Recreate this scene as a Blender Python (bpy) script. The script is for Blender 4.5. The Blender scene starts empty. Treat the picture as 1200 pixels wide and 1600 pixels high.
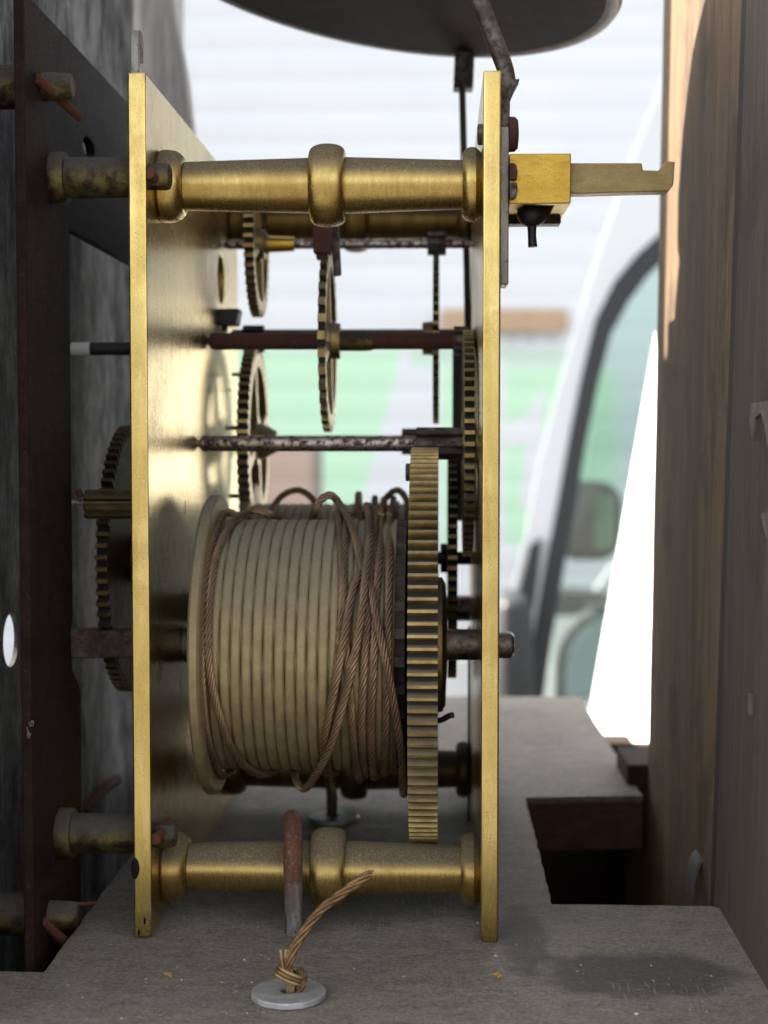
import bpy, bmesh, math, random
from mathutils import Vector, Matrix
from mathutils.geometry import tessellate_polygon
random.seed(7)
SC = bpy.context.scene
COL = SC.collection
MM = 0.001
PI = math.pi

# ------------------------------------------------------------------ camera
FPX = 2400.0                                   # focal length in photo pixels (photo 1200 x 1600)
PITCH = math.atan(116 / FPX)
YAW = math.atan(88 * math.cos(PITCH) / FPX)
CAM = Vector((0, -302.0, 0))                   # millimetres
cd = bpy.data.cameras.new('camera')
cam = bpy.data.objects.new('camera', cd)
COL.objects.link(cam)
cam.location = CAM * MM
cam.rotation_euler = (PI / 2 - PITCH, 0, YAW)
cd.sensor_fit = 'VERTICAL'
cd.sensor_height = 24
cd.sensor_width = 18
cd.lens = 24 * FPX / 1600
cd.clip_start = 0.01
cd.clip_end = 400
cd.dof.use_dof = True
cd.dof.focus_distance = 0.302
cd.dof.aperture_fstop = 36 / 2.7
cd.dof.aperture_blades = 0
SC.camera = cam
SC.render.resolution_x, SC.render.resolution_y = 768, 1024

# ------------------------------------------------------------------ daylight
SUN = Vector((-1, .348, .80)).normalized()     # towards the sun
world = bpy.data.worlds.new('World')
SC.world = world
world.use_nodes = True
wn = world.node_tree
bg = wn.nodes['Background']
sky = wn.nodes.new('ShaderNodeTexSky')
sky.sky_type = 'NISHITA'
sky.sun_disc = False
sky.sun_elevation = math.asin(SUN.z)
sky.sun_rotation = math.atan2(SUN.x, SUN.y)
sky.dust_density = 3.0
sky.air_density = 1.0
hs = wn.nodes.new('ShaderNodeHueSaturation')   # thin high cloud: a paler sky
hs.inputs['Saturation'].default_value = 0.28
wn.links.new(sky.outputs[0], hs.inputs['Color'])
wn.links.new(hs.outputs[0], bg.inputs['Color'])
bg.inputs['Strength'].default_value = 0.13
sd = bpy.data.lights.new('sun', 'SUN')
sd.energy = 5.0
sd.angle = math.radians(0.6)
sd.color = (1, .93, .82)
sun = bpy.data.objects.new('sun', sd)
COL.objects.link(sun)
sun.rotation_euler = (-SUN).to_track_quat('-Z', 'Y').to_euler()
SC.view_settings.view_transform = 'Standard'
SC.view_settings.look = 'None'
SC.view_settings.gamma = 1
SC.view_settings.exposure = 2.2
SC.cycles.use_denoising = True
SC.cycles.max_bounces = 10
SC.cycles.glossy_bounces = 6
SC.cycles.transparent_max_bounces = 12
SC.cycles.caustics_reflective = False
SC.cycles.caustics_refractive = False

_R = Vector((math.cos(YAW), math.sin(YAW), 0))
_F = Vector((-math.sin(YAW) * math.cos(PITCH), math.cos(YAW) * math.cos(PITCH), -math.sin(PITCH)))
_U = _R.cross(_F)


def at(px, py, Y):
    """the point (mm) at depth Y that the measured photo pixel belongs to"""
    d = _F * FPX + _R * (px - 600) + _U * (800 - py)
    return CAM + d * ((Y + 302) / d.y)


def ray(px, py):
    return (_F * FPX + _R * (px - 600) + _U * (800 - py)).normalized()


# ------------------------------------------------------------------ mesh helpers
class MB:
    def __init__(s):
        s.v, s.f = [], []

    def add(s, vs, fs):
        n = len(s.v)
        s.v += [tuple(v) for v in vs]
        s.f += [tuple(i + n for i in f) for f in fs]
        return s

    def box(s, x0, x1, y0, y1, z0, z1):
        vs = [(x, y, z) for x in (x0, x1) for y in (y0, y1) for z in (z0, z1)]
        return s.add(vs, [(0, 1, 3, 2), (4, 6, 7, 5), (0, 4, 5, 1), (2, 3, 7, 6), (0, 2, 6, 4), (1, 5, 7, 3)])

    def lathe(s, prof, y, z, n=48, M=None):
        """profile (x, r) turned about an axis along X through (y, z)"""
        vs, fs = [], []
        for x, r in prof:
            for k in range(n):
                a = 2 * PI * k / n
                vs.append(Vector((x, y + r * math.cos(a), z + r * math.sin(a))))
        m = len(prof)
        for i in range(m - 1):
            for k in range(n):
                k2 = (k + 1) % n
                fs.append((i * n + k, (i + 1) * n + k, (i + 1) * n + k2, i * n + k2))
        fs.append(tuple(range(n)))
        fs.append(tuple((m - 1) * n + k for k in reversed(range(n))))
        if M is not None:
            vs = [M @ v for v in vs]
        return s.add(vs, fs)

    def tube(s, pts, rad, n=12, cap=True):
        pts = [Vector(p) for p in pts]
        m = len(pts)
        rads = rad if isinstance(rad, (list, tuple)) else [rad] * m
        vs, fs = [], []
        N = None
        for i in range(m):
            t = (pts[min(i + 1, m - 1)] - pts[max(i - 1, 0)]).normalized()
            if N is None:
                N = t.orthogonal().normalized()
            N = (N - t * N.dot(t)).normalized()
            B = t.cross(N)
            for k in range(n):
                a = 2 * PI * k / n
                vs.append(pts[i] + (N * math.cos(a) + B * math.sin(a)) * rads[i])
        for i in range(m - 1):
            for k in range(n):
                k2 = (k + 1) % n
                fs.append((i * n + k, i * n + k2, (i + 1) * n + k2, (i + 1) * n + k))
        if cap:
            fs.append(tuple(reversed(range(n))))
            fs.append(tuple((m - 1) * n + k for k in range(n)))
        return s.add(vs, fs)

    def rope(s, pts, R, lay=10.5, lobes=6, per=4, deep=.36):
        """a laid cable: a lobed section that turns as it runs along pts"""
        m, n = len(pts), lobes * per
        vs, fs = [], []
        N = None
        L = 0
        for i in range(m):
            t = (pts[min(i + 1, m - 1)] - pts[max(i - 1, 0)]).normalized()
            if N is None:
                N = t.orthogonal().normalized()
            N = (N - t * N.dot(t)).normalized()
            B = t.cross(N)
            if i:
                L += (pts[i] - pts[i - 1]).length
            tw = 2 * PI * L / lay
            for k in range(n):
                a = 2 * PI * k / n
                r = R * (1 - deep * (1 - abs(math.cos(lobes * a / 2))) ** 1.3)
                vs.append(pts[i] + (N * math.cos(a + tw) + B * math.sin(a + tw)) * r)
        for i in range(m - 1):
            for k in range(n):
                k2 = (k + 1) % n
                fs.append((i * n + k, i * n + k2, (i + 1) * n + k2, (i + 1) * n + k))
        fs.append(tuple(reversed(range(n))))
        fs.append(tuple((m - 1) * n + k for k in range(n)))
        return s.add(vs, fs)

    def prism(s, outer, holes, a0, a1, axis='X'):
        """flat outline with holes, given thickness along an axis (outline runs in the other two)"""
        loops = [outer] + list(holes)
        tri = tessellate_polygon([[Vector((p[0], p[1], 0)) for p in lp] for lp in loops])
        flat = [p for lp in loops for p in lp]

        def put(p, a):
            if axis == 'X':
                return (a, p[0], p[1])
            if axis == 'Y':
                return (p[0], a, p[1])
            return (p[0], p[1], a)
        n = len(flat)
        vs = [put(p, a0) for p in flat] + [put(p, a1) for p in flat]
        fs = []
        for t in tri:
            fs.append(tuple(t))
            fs.append(tuple(i + n for i in reversed(t)))
        o = 0
        for lp in loops:
            m = len(lp)
            for k in range(m):
                k2 = (k + 1) % m
                fs.append((o + k, o + k2, n + o + k2, n + o + k))
            o += m
        return s.add(vs, fs)

    def ball(s, c, rx, ry, rz, nu=16, nv=10):
        vs, fs = [], []
        for i in range(nv + 1):
            t = PI * i / nv
            for k in range(nu):
                a = 2 * PI * k / nu
                vs.append((c[0] + rx * math.sin(t) * math.cos(a), c[1] + ry * math.sin(t) * math.sin(a), c[2] + rz * math.cos(t)))
        for i in range(nv):
            for k in range(nu):
                k2 = (k + 1) % nu
                fs.append((i * nu + k, (i + 1) * nu + k, (i + 1) * nu + k2, i * nu + k2))
        return s.add(vs, fs)

    def jitter(s, a):
        s.v = [tuple(c + random.uniform(-a, a) for c in v) for v in s.v]
        return s


ORIGIN = {}


def mesh_of(name, mb, mat, org, bevel=0, sharp=34, seg=2, weld=True):
    bm = bmesh.new()
    vs = [bm.verts.new(((v[0] - org[0]) * MM, (v[1] - org[1]) * MM, (v[2] - org[2]) * MM)) for v in mb.v]
    for f in mb.f:
        try:
            bm.faces.new([vs[i] for i in f])
        except ValueError:
            pass
    if weld:
        bmesh.ops.remove_doubles(bm, verts=bm.verts, dist=1e-6)
    bmesh.ops.recalc_face_normals(bm, faces=bm.faces)
    if bevel:
        sharp = min(sharp, 20)
        es = [e for e in bm.edges if len(e.link_faces) == 2 and e.calc_face_angle(0) > math.radians(35)]
        bmesh.ops.bevel(bm, geom=es, offset=bevel * MM, segments=seg, profile=.5, affect='EDGES', clamp_overlap=True)
    for f in bm.faces:
        f.smooth = True
    me = bpy.data.meshes.new(name)
    bm.to_mesh(me)
    bm.free()
    me.set_sharp_from_angle(angle=math.radians(sharp))
    if mat:
        me.materials.append(mat)
    return me


def tag(o, label, cat, group=None, kind=None):
    if label:
        o['label'] = label
    if cat:
        o['category'] = cat
    if group:
        o['group'] = group
    if kind:
        o['kind'] = kind
    return o


def T(name, label, cat, loc, group=None):
    o = bpy.data.objects.new(name, None)
    COL.objects.link(o)
    o.location = Vector(loc) * MM
    o.empty_display_size = .01
    ORIGIN[o.name] = Vector(loc)
    return tag(o, label, cat, group)


def P(name, mb, mat, parent, bevel=0, label=None, **k):
    org = ORIGIN[parent.name]
    o = bpy.data.objects.new(name, mesh_of(name, mb, mat, org, bevel, **k))
    COL.objects.link(o)
    o.parent = parent
    ORIGIN[o.name] = org
    if label:
        o['label'] = label
    return o


def S(name, mb, mat, label, cat, bevel=0, group=None, kind=None, loc=None, **k):
    if loc is None:
        n = len(mb.v)
        loc = (sum(v[0] for v in mb.v) / n, sum(v[1] for v in mb.v) / n, min(v[2] for v in mb.v))
    o = bpy.data.objects.new(name, mesh_of(name, mb, mat, loc, bevel, **k))
    COL.objects.link(o)
    o.location = Vector(loc) * MM
    ORIGIN[o.name] = Vector(loc)
    return tag(o, label, cat, group, kind)


def kids(o):
    return [c for c in COL.objects if c.parent == o]


def copy_tree(o, parent=None):
    c = o.copy()
    COL.objects.link(c)
    ORIGIN[c.name] = ORIGIN[o.name]
    if parent:
        c.parent = parent
    for ch in kids(o):
        copy_tree(ch, c)
    return c


def spline(pts, step):
    """Catmull-Rom through pts, resampled evenly"""
    P4 = [Vector(p) for p in pts]
    out = []
    for i in range(len(P4) - 1):
        p0, p1, p2, p3 = P4[max(i - 1, 0)], P4[i], P4[i + 1], P4[min(i + 2, len(P4) - 1)]
        n = max(2, int((p2 - p1).length / step) + 1)
        for k in range(n):
            t = k / n
            out.append(.5 * ((2 * p1) + (p2 - p0) * t + (2 * p0 - 5 * p1 + 4 * p2 - p3) * t * t + (3 * p1 - p0 - 3 * p2 + p3) * t ** 3))
    out.append(P4[-1])
    return out


# ------------------------------------------------------------------ materials
class NT:
    def __init__(s, name):
        s.m = bpy.data.materials.new(name)
        s.m.use_nodes = True
        s.t = s.m.node_tree
        s.b = s.t.nodes['Principled BSDF']
        tc = s.t.nodes.new('ShaderNodeTexCoord')
        oi = s.t.nodes.new('ShaderNodeObjectInfo')
        mu = s.n('ShaderNodeVectorMath', operation='SCALE')
        s.l(tc.outputs['Object'], mu.inputs[0])
        mu.inputs['Scale'].default_value = 1000
        of = s.n('ShaderNodeMath', operation='MULTIPLY')
        s.l(oi.outputs['Random'], of.inputs[0])
        of.inputs[1].default_value = 300
        ad = s.n('ShaderNodeVectorMath', operation='ADD')
        s.l(mu.outputs[0], ad.inputs[0])
        s.l(of.outputs[0], ad.inputs[1])
        s.co, s.raw = ad.outputs[0], mu.outputs[0]

    def n(s, t, **k):
        o = s.t.nodes.new(t)
        for a, b in k.items():
            setattr(o, a, b)
        return o

    def l(s, a, b):
        s.t.links.new(a, b)

    def noise(s, scale=1, stretch=(1, 1, 1), detail=5, rough=.6, lo=0.35, hi=.65, co=None):
        mp = s.n('ShaderNodeMapping')
        s.l(co or s.co, mp.inputs[0])
        mp.inputs['Scale'].default_value = [scale * k for k in stretch]
        nz = s.n('ShaderNodeTexNoise')
        nz.inputs['Scale'].default_value = 1
        nz.inputs['Detail'].default_value = detail
        nz.inputs['Roughness'].default_value = rough
        s.l(mp.outputs[0], nz.inputs['Vector'])
        return s.rng(nz.outputs[0], lo, hi)

    def rng(s, x, lo, hi, a=0., b=1.):
        r = s.n('ShaderNodeMapRange')
        r.interpolation_type = 'SMOOTHSTEP'
        s.l(x, r.inputs[0])
        for i, v in enumerate((lo, hi, a, b)):
            r.inputs[i + 1].default_value = v
        return r.outputs[0]

    def mul(s, a, b, op='MULTIPLY'):
        o = s.n('ShaderNodeMath', operation=op)
        for i, x in enumerate((a, b)):
            if isinstance(x, (int, float)):
                o.inputs[i].default_value = x
            else:
                s.l(x, o.inputs[i])
        return o.outputs[0]

    def mix(s, f, a, b):
        o = s.n('ShaderNodeMix', data_type='RGBA')
        for i, x in ((0, f), (6, a), (7, b)):
            if isinstance(x, (int, float)):
                o.inputs[i].default_value = x
            elif isinstance(x, tuple):
                o.inputs[i].default_value = (*x, 1)
            else:
                s.l(x, o.inputs[i])
        return o.outputs[2]

    def mixf(s, f, a, b):
        o = s.n('ShaderNodeMix', data_type='FLOAT')
        for i, x in ((0, f), (2, a), (3, b)):
            if isinstance(x, (int, float)):
                o.inputs[i].default_value = x
            else:
                s.l(x, o.inputs[i])
        return o.outputs[0]

    def up(s, lo=.25, hi=.9):
        g = s.n('ShaderNodeNewGeometry')
        x = s.n('ShaderNodeSeparateXYZ')
        s.l(g.outputs['Normal'], x.inputs[0])
        return s.rng(x.outputs['Z'], lo, hi)

    def bump(s, h, strength, dist=.2):
        b = s.n('ShaderNodeBump')
        b.inputs['Strength'].default_value = strength
        b.inputs['Distance'].default_value = dist * MM
        s.l(h, b.inputs['Height'])
        s.l(b.outputs[0], s.b.inputs['Normal'])

    def out(s, col=None, rough=None, met=None):
        for k, x in (('Base Color', col), ('Roughness', rough), ('Metallic', met)):
            if x is None:
                continue
            if isinstance(x, (int, float)):
                s.b.inputs[k].default_value = x
            elif isinstance(x, tuple):
                s.b.inputs[k].default_value = (*x, 1)
            else:
                s.l(x, s.b.inputs[k])
        return s.m


def metal(name, c1, c2, rough=.35, stretch=(1, 1, 1), scale=.25, rust=None, rustcol=(.11, .04, .022), rscale=.5,
          dust=0, dustcol=(.20, .175, .14), uplo=.15, uphi=.85, spots=0, film=0, bump=.25, met=1., fine=3., grain=.4, tarn=0):
    """metal with patina; rust = (lo, hi) of its noise; dust lies on upward faces, film covers all faces thinly"""
    t = NT(name)
    pat = t.noise(scale, stretch, 6, .62)
    col = t.mix(pat, c1, c2)
    fi = t.noise(fine, stretch, 3, .6, .3, .7)
    m = met
    r = t.mixf(fi, rough * .85, rough * 1.25)
    if spots:
        sp = t.noise(1.9, (1, 1, 1), 3, .6, .75 - spots * .05, .79 - spots * .05)
        col = t.mix(sp, col, (.035, .022, .012))
        m = t.mixf(sp, m, .2)
    if tarn:
        ta = t.mul(t.noise(.055, (1, 1, 1), 7, .68, .46, .66), tarn)
        col = t.mix(ta, col, (c2[0] * .62, c2[1] * .5, c2[2] * .42))
        r = t.mixf(ta, r, rough + .12)
    if grain:
        gr = t.mul(t.noise(2.6, (1, 1, 1), 6, .85, .42, .72), grain)
        col = t.mix(gr, col, tuple(c * .42 for c in c2))
        r = t.mixf(gr, r, min(1, rough + .25))
    if rust:
        ru = t.noise(rscale, (1, 1, 1), 7, .7, *rust)
        rc = t.mix(t.noise(rscale * 5, (1, 1, 1), 4, .6), rustcol, tuple(c * .45 for c in rustcol))
        col = t.mix(ru, col, rc)
        m = t.mixf(ru, m, 0.)
        r = t.mixf(ru, r, .8)
    if film:
        fl = t.mul(t.noise(3.5, (1, 1, 1), 4, .7, .25, .75), film)
        col = t.mix(fl, col, dustcol)
        m = t.mixf(fl, m, 0.)
        r = t.mixf(fl, r, .9)
    if dust:
        du = t.mul(t.up(uplo, uphi), t.noise(2.2, (1, 1, 1), 5, .75, .12, .55))
        du = t.mul(du, dust)
        dc = t.mix(t.noise(4, (1, 1, 1), 3, .7), dustcol, tuple(c * .55 for c in dustcol))
        col = t.mix(du, col, dc)
        m = t.mixf(du, m, 0.)
        r = t.mixf(du, r, .95)
    h = t.noise(fine * 1.3, stretch, 4, .7, .2, .8)
    if rust or dust or film:
        h = t.mul(h, t.noise(5, (1, 1, 1), 3, .7, .2, .8), 'ADD')
    t.bump(h, bump, .08)
    return t.out(col, r, m)


def wood(name, c1, c2, c3, stretch, scale=.12, rough=.85, dust=0, dustcol=(.3, .28, .25), bump=.5, blot=0., blotcol=(.03, .025, .022), extra=None):
    t = NT(name)
    g1 = t.noise(scale, stretch, 6, .65, .3, .7)
    g2 = t.noise(scale * 6, stretch, 5, .7, .3, .7)
    col = t.mix(g1, c1, c2)
    col = t.mix(t.mul(g2, .6), col, c3)
    if blot:
        col = t.mix(t.mul(t.noise(.05, (1, 1, .6), 5, .65, .5, .66), blot), col, blotcol)
    po = t.noise(scale * 16, stretch, 3, .6, .60, .72)
    col = t.mix(t.mul(po, .55), col, tuple(c * .45 for c in c3))
    if dust:
        sp = t.noise(1.1, (1, 1, 1), 6, .8, .42, .72)
        col = t.mix(t.mul(sp, dust), col, dustcol)
        sp2 = t.noise(3.6, (1, 1, 1), 2, .5, .68, .76)
        col = t.mix(t.mul(sp2, .5), col, tuple(min(1, c * 1.7) for c in dustcol))
    if extra:
        pit = t.noise(1.25, (.8, 1.2, 1), 4, .75, .60, .70)
        col = t.mix(t.mul(pit, .55), col, tuple(c * .5 for c in c3))
        col = extra(t, col)
    h = t.mul(t.mul(g2, t.noise(1.7, (1, 1, 1), 6, .8, .2, .8), 'ADD'), t.mul(po, -.6), 'ADD')
    t.bump(h, bump, .5)
    t.b.inputs['Specular IOR Level'].default_value = .5 if extra else .25
    return t.out(col, rough)


def plain(name, col, rough=.5, met=0., var=.12, scale=.02):
    t = NT(name)
    c = t.mix(t.noise(scale, (1, 1, 1), 5, .6, .3, .7), col, tuple(k * (1 - var) for k in col))
    return t.out(c, rough, met)


BR1, BR2 = (.83, .60, .20), (.68, .46, .13)
M_plate = metal('brass_plate', (.66, .505, .20), (.55, .40, .13), .21, (1.2, 1.2, .12), .35, spots=.9, dust=.5, dustcol=(.3, .27, .2), bump=.14, fine=4, tarn=.38, grain=.28)
M_edge = M_plate
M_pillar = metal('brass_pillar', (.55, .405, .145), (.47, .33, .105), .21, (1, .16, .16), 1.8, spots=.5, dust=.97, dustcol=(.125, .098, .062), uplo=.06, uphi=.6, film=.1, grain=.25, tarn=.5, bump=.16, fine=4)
M_pillar_dark = metal('brass_pillar_shaded', (.20, .13, .035), (.13, .08, .02), .40, (1, .16, .16), .5, dust=.97, dustcol=(.09, .07, .045), uplo=.05, uphi=.62, film=.2, bump=.25, fine=4)  # darker copy of the pillar brass, painting shade on the back pair
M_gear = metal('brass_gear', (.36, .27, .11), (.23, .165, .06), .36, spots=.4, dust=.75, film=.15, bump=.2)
M_gear_dark = metal('brass_gear_dark', (.17, .125, .05), (.085, .06, .024), .42, spots=.6, dust=.8, dustcol=(.06, .05, .04), film=.2, bump=.3, tarn=.6)  # darker copy of the gear brass for the dial side
M_great = metal('brass_great_wheel', (.42, .30, .11), (.26, .175, .06), .34, spots=.4, dust=.92, dustcol=(.165, .13, .092), film=.22, uplo=.1, uphi=.9, bump=.3)
M_drum = metal('brass_drum_dusty', (.44, .33, .15), (.32, .235, .10), .45, dust=.9, dustcol=(.255, .222, .158), film=.6, uplo=-.1, uphi=.8, bump=.35, fine=6)
def groove_dark(m):
    """darker colour in the bottom of the drum's grooves"""
    nt = m.node_tree
    b = nt.nodes['Principled BSDF']
    src = b.inputs['Base Color'].links[0].from_socket
    tc = nt.nodes.new('ShaderNodeTexCoord')
    mv = nt.nodes.new('ShaderNodeVectorMath')
    mv.operation = 'MULTIPLY'
    mv.inputs[1].default_value = (0, 1000, 1000)
    ln = nt.nodes.new('ShaderNodeVectorMath')
    ln.operation = 'LENGTH'
    mr = nt.nodes.new('ShaderNodeMapRange')
    mr.interpolation_type = 'SMOOTHSTEP'
    for i, v in enumerate((27.40, 27.70, .7, 0.)):
        mr.inputs[i + 1].default_value = v
    mx = nt.nodes.new('ShaderNodeMix')
    mx.data_type = 'RGBA'
    mx.inputs[7].default_value = (.055, .046, .034, 1)
    nt.links.new(tc.outputs['Object'], mv.inputs[0])
    nt.links.new(mv.outputs[0], ln.inputs[0])
    nt.links.new(ln.outputs['Value'], mr.inputs[0])
    nt.links.new(mr.outputs[0], mx.inputs[0])
    nt.links.new(src, mx.inputs[6])
    nt.links.new(mx.outputs[2], b.inputs['Base Color'])
    return m


M_cock = metal('brass_cock', (.52, .34, .06), (.42, .255, .04), .36, (.4, 1, 1), .4, spots=1.1, film=.05, bump=.2)
M_groove = groove_dark(M_drum.copy())
M_arm = metal('brass_arm', (.34, .255, .11), (.27, .195, .08), .42, (.4, 1, 1), .5, spots=1.0, film=.35, dustcol=(.24, .19, .11), bump=.25)
M_stub = metal('brass_stub_tarnished', (.20, .15, .058), (.035, .027, .015), .42, (1, 1, 1), .3, spots=1.2, dust=.95, dustcol=(.062, .056, .047), uplo=-.2, uphi=.5, film=.15, bump=.6)
M_dark_steel = metal('dark_steel', (.16, .14, .13), (.06, .05, .048), .42, rust=(.45, .62), rustcol=(.07, .03, .02), dust=.5, dustcol=(.15, .13, .11), bump=.5)
M_steel = metal('worn_steel', (.55, .50, .48), (.30, .25, .235), .20, rust=(.46, .58), rustcol=(.075, .024, .015), rscale=.7, dust=.15, bump=.45)
M_rust = metal('rusty_steel', (.14, .09, .08), (.08, .045, .04), .42, rust=(.30, .5), rustcol=(.10, .03, .018), rscale=.8, dust=.3, dustcol=(.07, .05, .045), bump=.8)
M_pin = metal('rusty_pin', (.075, .03, .014), (.05, .02, .01), .7, rust=(.2, .5), rustcol=(.125, .036, .012), rscale=1.3, bump=.8, met=.4)
M_shaft = metal('barrel_arbor_steel', (.36, .32, .29), (.10, .085, .075), .30, rust=(.54, .66), rustcol=(.08, .04, .028), rscale=1.2, bump=.5)
M_square = metal('pitted_square_steel', (.20, .165, .15), (.085, .068, .06), .42, rust=(.46, .6), rustcol=(.12, .042, .026), rscale=.6, bump=1.)
M_iron = metal('painted_iron', (.026, .0128, .0095), (.012, .0062, .0048), .6, rust=(.60, .72), rustcol=(.11, .088, .078), rscale=.9, dust=.5, dustcol=(.10, .08, .07), bump=1., met=.0, film=.0)
M_bell = metal('bell_bronze', (.026, .0175, .013), (.009, .006, .005), .6, scale=.045, rust=(.55, .75), rustcol=(.022, .014, .010), bump=.4, met=.0, film=.06, dustcol=(.04, .03, .023))
M_bell.node_tree.nodes['Principled BSDF'].inputs['Specular IOR Level'].default_value = .12
M_lip = metal('bell_lip', (.16, .14, .13), (.09, .08, .075), .35, scale=.3, bump=.4, film=.1)
M_rope = metal('wire_cable_rusted', (.38, .245, .135), (.17, .108, .065), .36, scale=.06, rust=(.48, .7), rustcol=(.16, .08, .036), rscale=.25, dust=.6, dustcol=(.085, .07, .056), bump=.3, met=.7, film=.2)
M_rope_end = metal('wire_cable_bright', (.22, .128, .055), (.125, .068, .03), .40, scale=.3, rust=(.5, .7), rustcol=(.13, .05, .022), rscale=.7, bump=.3, met=.7)
M_strand = metal('wire_strand', (.33, .235, .125), (.22, .14, .065), .38, scale=.5, rust=(.55, .7), rustcol=(.2, .08, .04), rscale=.7, bump=.2, met=.7)
M_zinc = metal('zinc_washer', (.62, .62, .63), (.46, .46, .47), .42, scale=.4, rust=(.58, .74), rustcol=(.24, .11, .06), rscale=.3, film=.3, dustcol=(.36, .35, .34), bump=.35)
M_spot = plain('tar_spot', (.012, .010, .008), .85)
M_spot.node_tree.nodes['Principled BSDF'].inputs['Specular IOR Level'].default_value = .05
M_black = plain('black_iron', (.012, .011, .011), .55)
M_fork = metal('grey_plate_steel', (.34, .32, .30), (.22, .20, .18), .42, (1, 1, .3), .4, rust=(.58, .7), dust=.3, bump=.5)


def board_marks(t, col):
    sx = t.n('ShaderNodeSeparateXYZ')
    g = t.n('ShaderNodeNewGeometry')
    t.l(g.outputs['Position'], sx.inputs[0])
    wob = t.n('ShaderNodeTexNoise')
    wob.inputs['Scale'].default_value = .12
    wob.inputs['Detail'].default_value = 5
    t.l(t.raw, wob.inputs['Vector'])
    w = t.mul(t.mul(wob.outputs[0], .5, 'SUBTRACT'), 1.7)
    # an old oil stain near the right corner and a second, thinner one beside the back plate
    for cx, cy, rx, ry, amt, dark in ((.037, -.0165, .0205, .0125, .72, (.075, .066, .06)), (.0165, .004, .0055, .022, .6, (.06, .052, .047)), (-.024, .045, .030, .040, .55, (.06, .052, .047))):  # the last ellipse paints the barrel's shade onto the board
        ex = t.mul(t.mul(sx.outputs[0], cx, 'SUBTRACT'), 1 / rx)
        ey = t.mul(t.mul(sx.outputs[1], cy, 'SUBTRACT'), 1 / ry)
        d = t.mul(t.mul(t.mul(ex, ex), t.mul(ey, ey), 'ADD'), w, 'ADD')
        k = t.mul(t.rng(d, .45, 1.3, 1., 0.), amt)
        col = t.mix(k, col, dark)
    # fine pale cross scratches
    s1 = t.noise(1, (2.4, .14, 1), 2, .5, .60, .66)
    s2 = t.noise(1, (.2, 2.6, 1), 2, .5, .62, .68)
    s = t.mul(t.mul(s1, s2, 'MAXIMUM'), t.noise(.06, (1, 1, 1), 3, .6, .45, .62))
    return t.mix(t.mul(s, .8), col, (.46, .42, .36))


M_board = wood('seatboard_wood', (.54, .462, .362), (.32, .27, .208), (.125, .104, .08), (.6, 1.5, 1), .2, .66, dust=.85, dustcol=(.66, .575, .465), bump=1.2, blot=.4, blotcol=(.125, .104, .082), extra=board_marks)
M_iron.node_tree.nodes['Principled BSDF'].inputs['Specular IOR Level'].default_value = .12
M_boardside = wood('seatboard_end_grain', (.135, .064, .034), (.08, .037, .021), (.045, .022, .014), (1, 1, 2), .2, .8, bump=.5)
M_back = wood('backboard_wood', (.30, .185, .085), (.145, .098, .06), (.08, .057, .041), (1.5, 1.5, .07), .10, .72, bump=.5, blot=.6, blotcol=(.05, .03, .02))
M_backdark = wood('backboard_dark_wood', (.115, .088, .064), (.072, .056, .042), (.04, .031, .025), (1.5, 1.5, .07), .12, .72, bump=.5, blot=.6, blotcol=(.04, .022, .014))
M_post = wood('weathered_post', (.50, .475, .445), (.35, .33, .305), (.17, .16, .15), (1.4, 1.4, .10), .05, .9, bump=.4)
M_dialback = wood('weathered_dial_back', (.46, .445, .43), (.06, .056, .053), (.018, .016, .015), (1.2, 1.2, .5), .085, .7, bump=1., blot=.9, blotcol=(.014, .0125, .012))
M_trunk = wood('case_wood', (.05, .025, .016), (.03, .016, .011), (.02, .011, .008), (1.4, 1.4, .1), .1, .85, bump=.3)
M_sliver = plain('pale_sliver', (.045, .042, .037), .7)
M_crumb = plain('wood_crumbs', (.62, .54, .42), .9, var=.5, scale=1.5)
M_fluff = plain('grey_fluff', (.20, .19, .175), .9)

# ------------------------------------------------------------------ key depths and levels (mm)
ZB = at(765, 1472, 0).z - .25                  # top of the seatboard
XF1 = at(232, 800, 0).x                        # inner face of the front plate
XF0 = at(204, 800, 0).x
XK0 = at(753.5, 800, 0).x                      # inner face of the back plate
XK1 = at(781, 800, 0).x
PD = 136                                       # plate depth
ZT1, ZT2 = at(215, 112, 0).z, at(770, 109, 0).z


def circle(cy, cz, r, n=40, ry=None):
    return [(cy + (ry or r) * math.cos(2 * PI * k / n), cz + r * math.sin(2 * PI * k / n)) for k in range(n)]


def gear_outline(cy, cz, rt, rr, N, ph=0, round_=False, w=(.24, .175), saw=0):
    o = []
    for i in range(N):
        a = 2 * PI * (i + ph) / N
        p = 2 * PI / N
        if round_:
            prof = ((-.34, rr), (-.24, rr + (rt - rr) * .62), (-.12, rt - .12 * (rt - rr)), (.12, rt - .12 * (rt - rr)), (.24, rr + (rt - rr) * .62), (.34, rr), (.5, rr - .12))
        else:
            prof = ((-w[0] + saw, rr), (-w[1], rt), (w[1], rt), (w[0] + saw, rr))
        for f, r in prof:
            o.append((cy + r * math.cos(a + f * p), cz + r * math.sin(a + f * p)))
    return o


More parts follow.
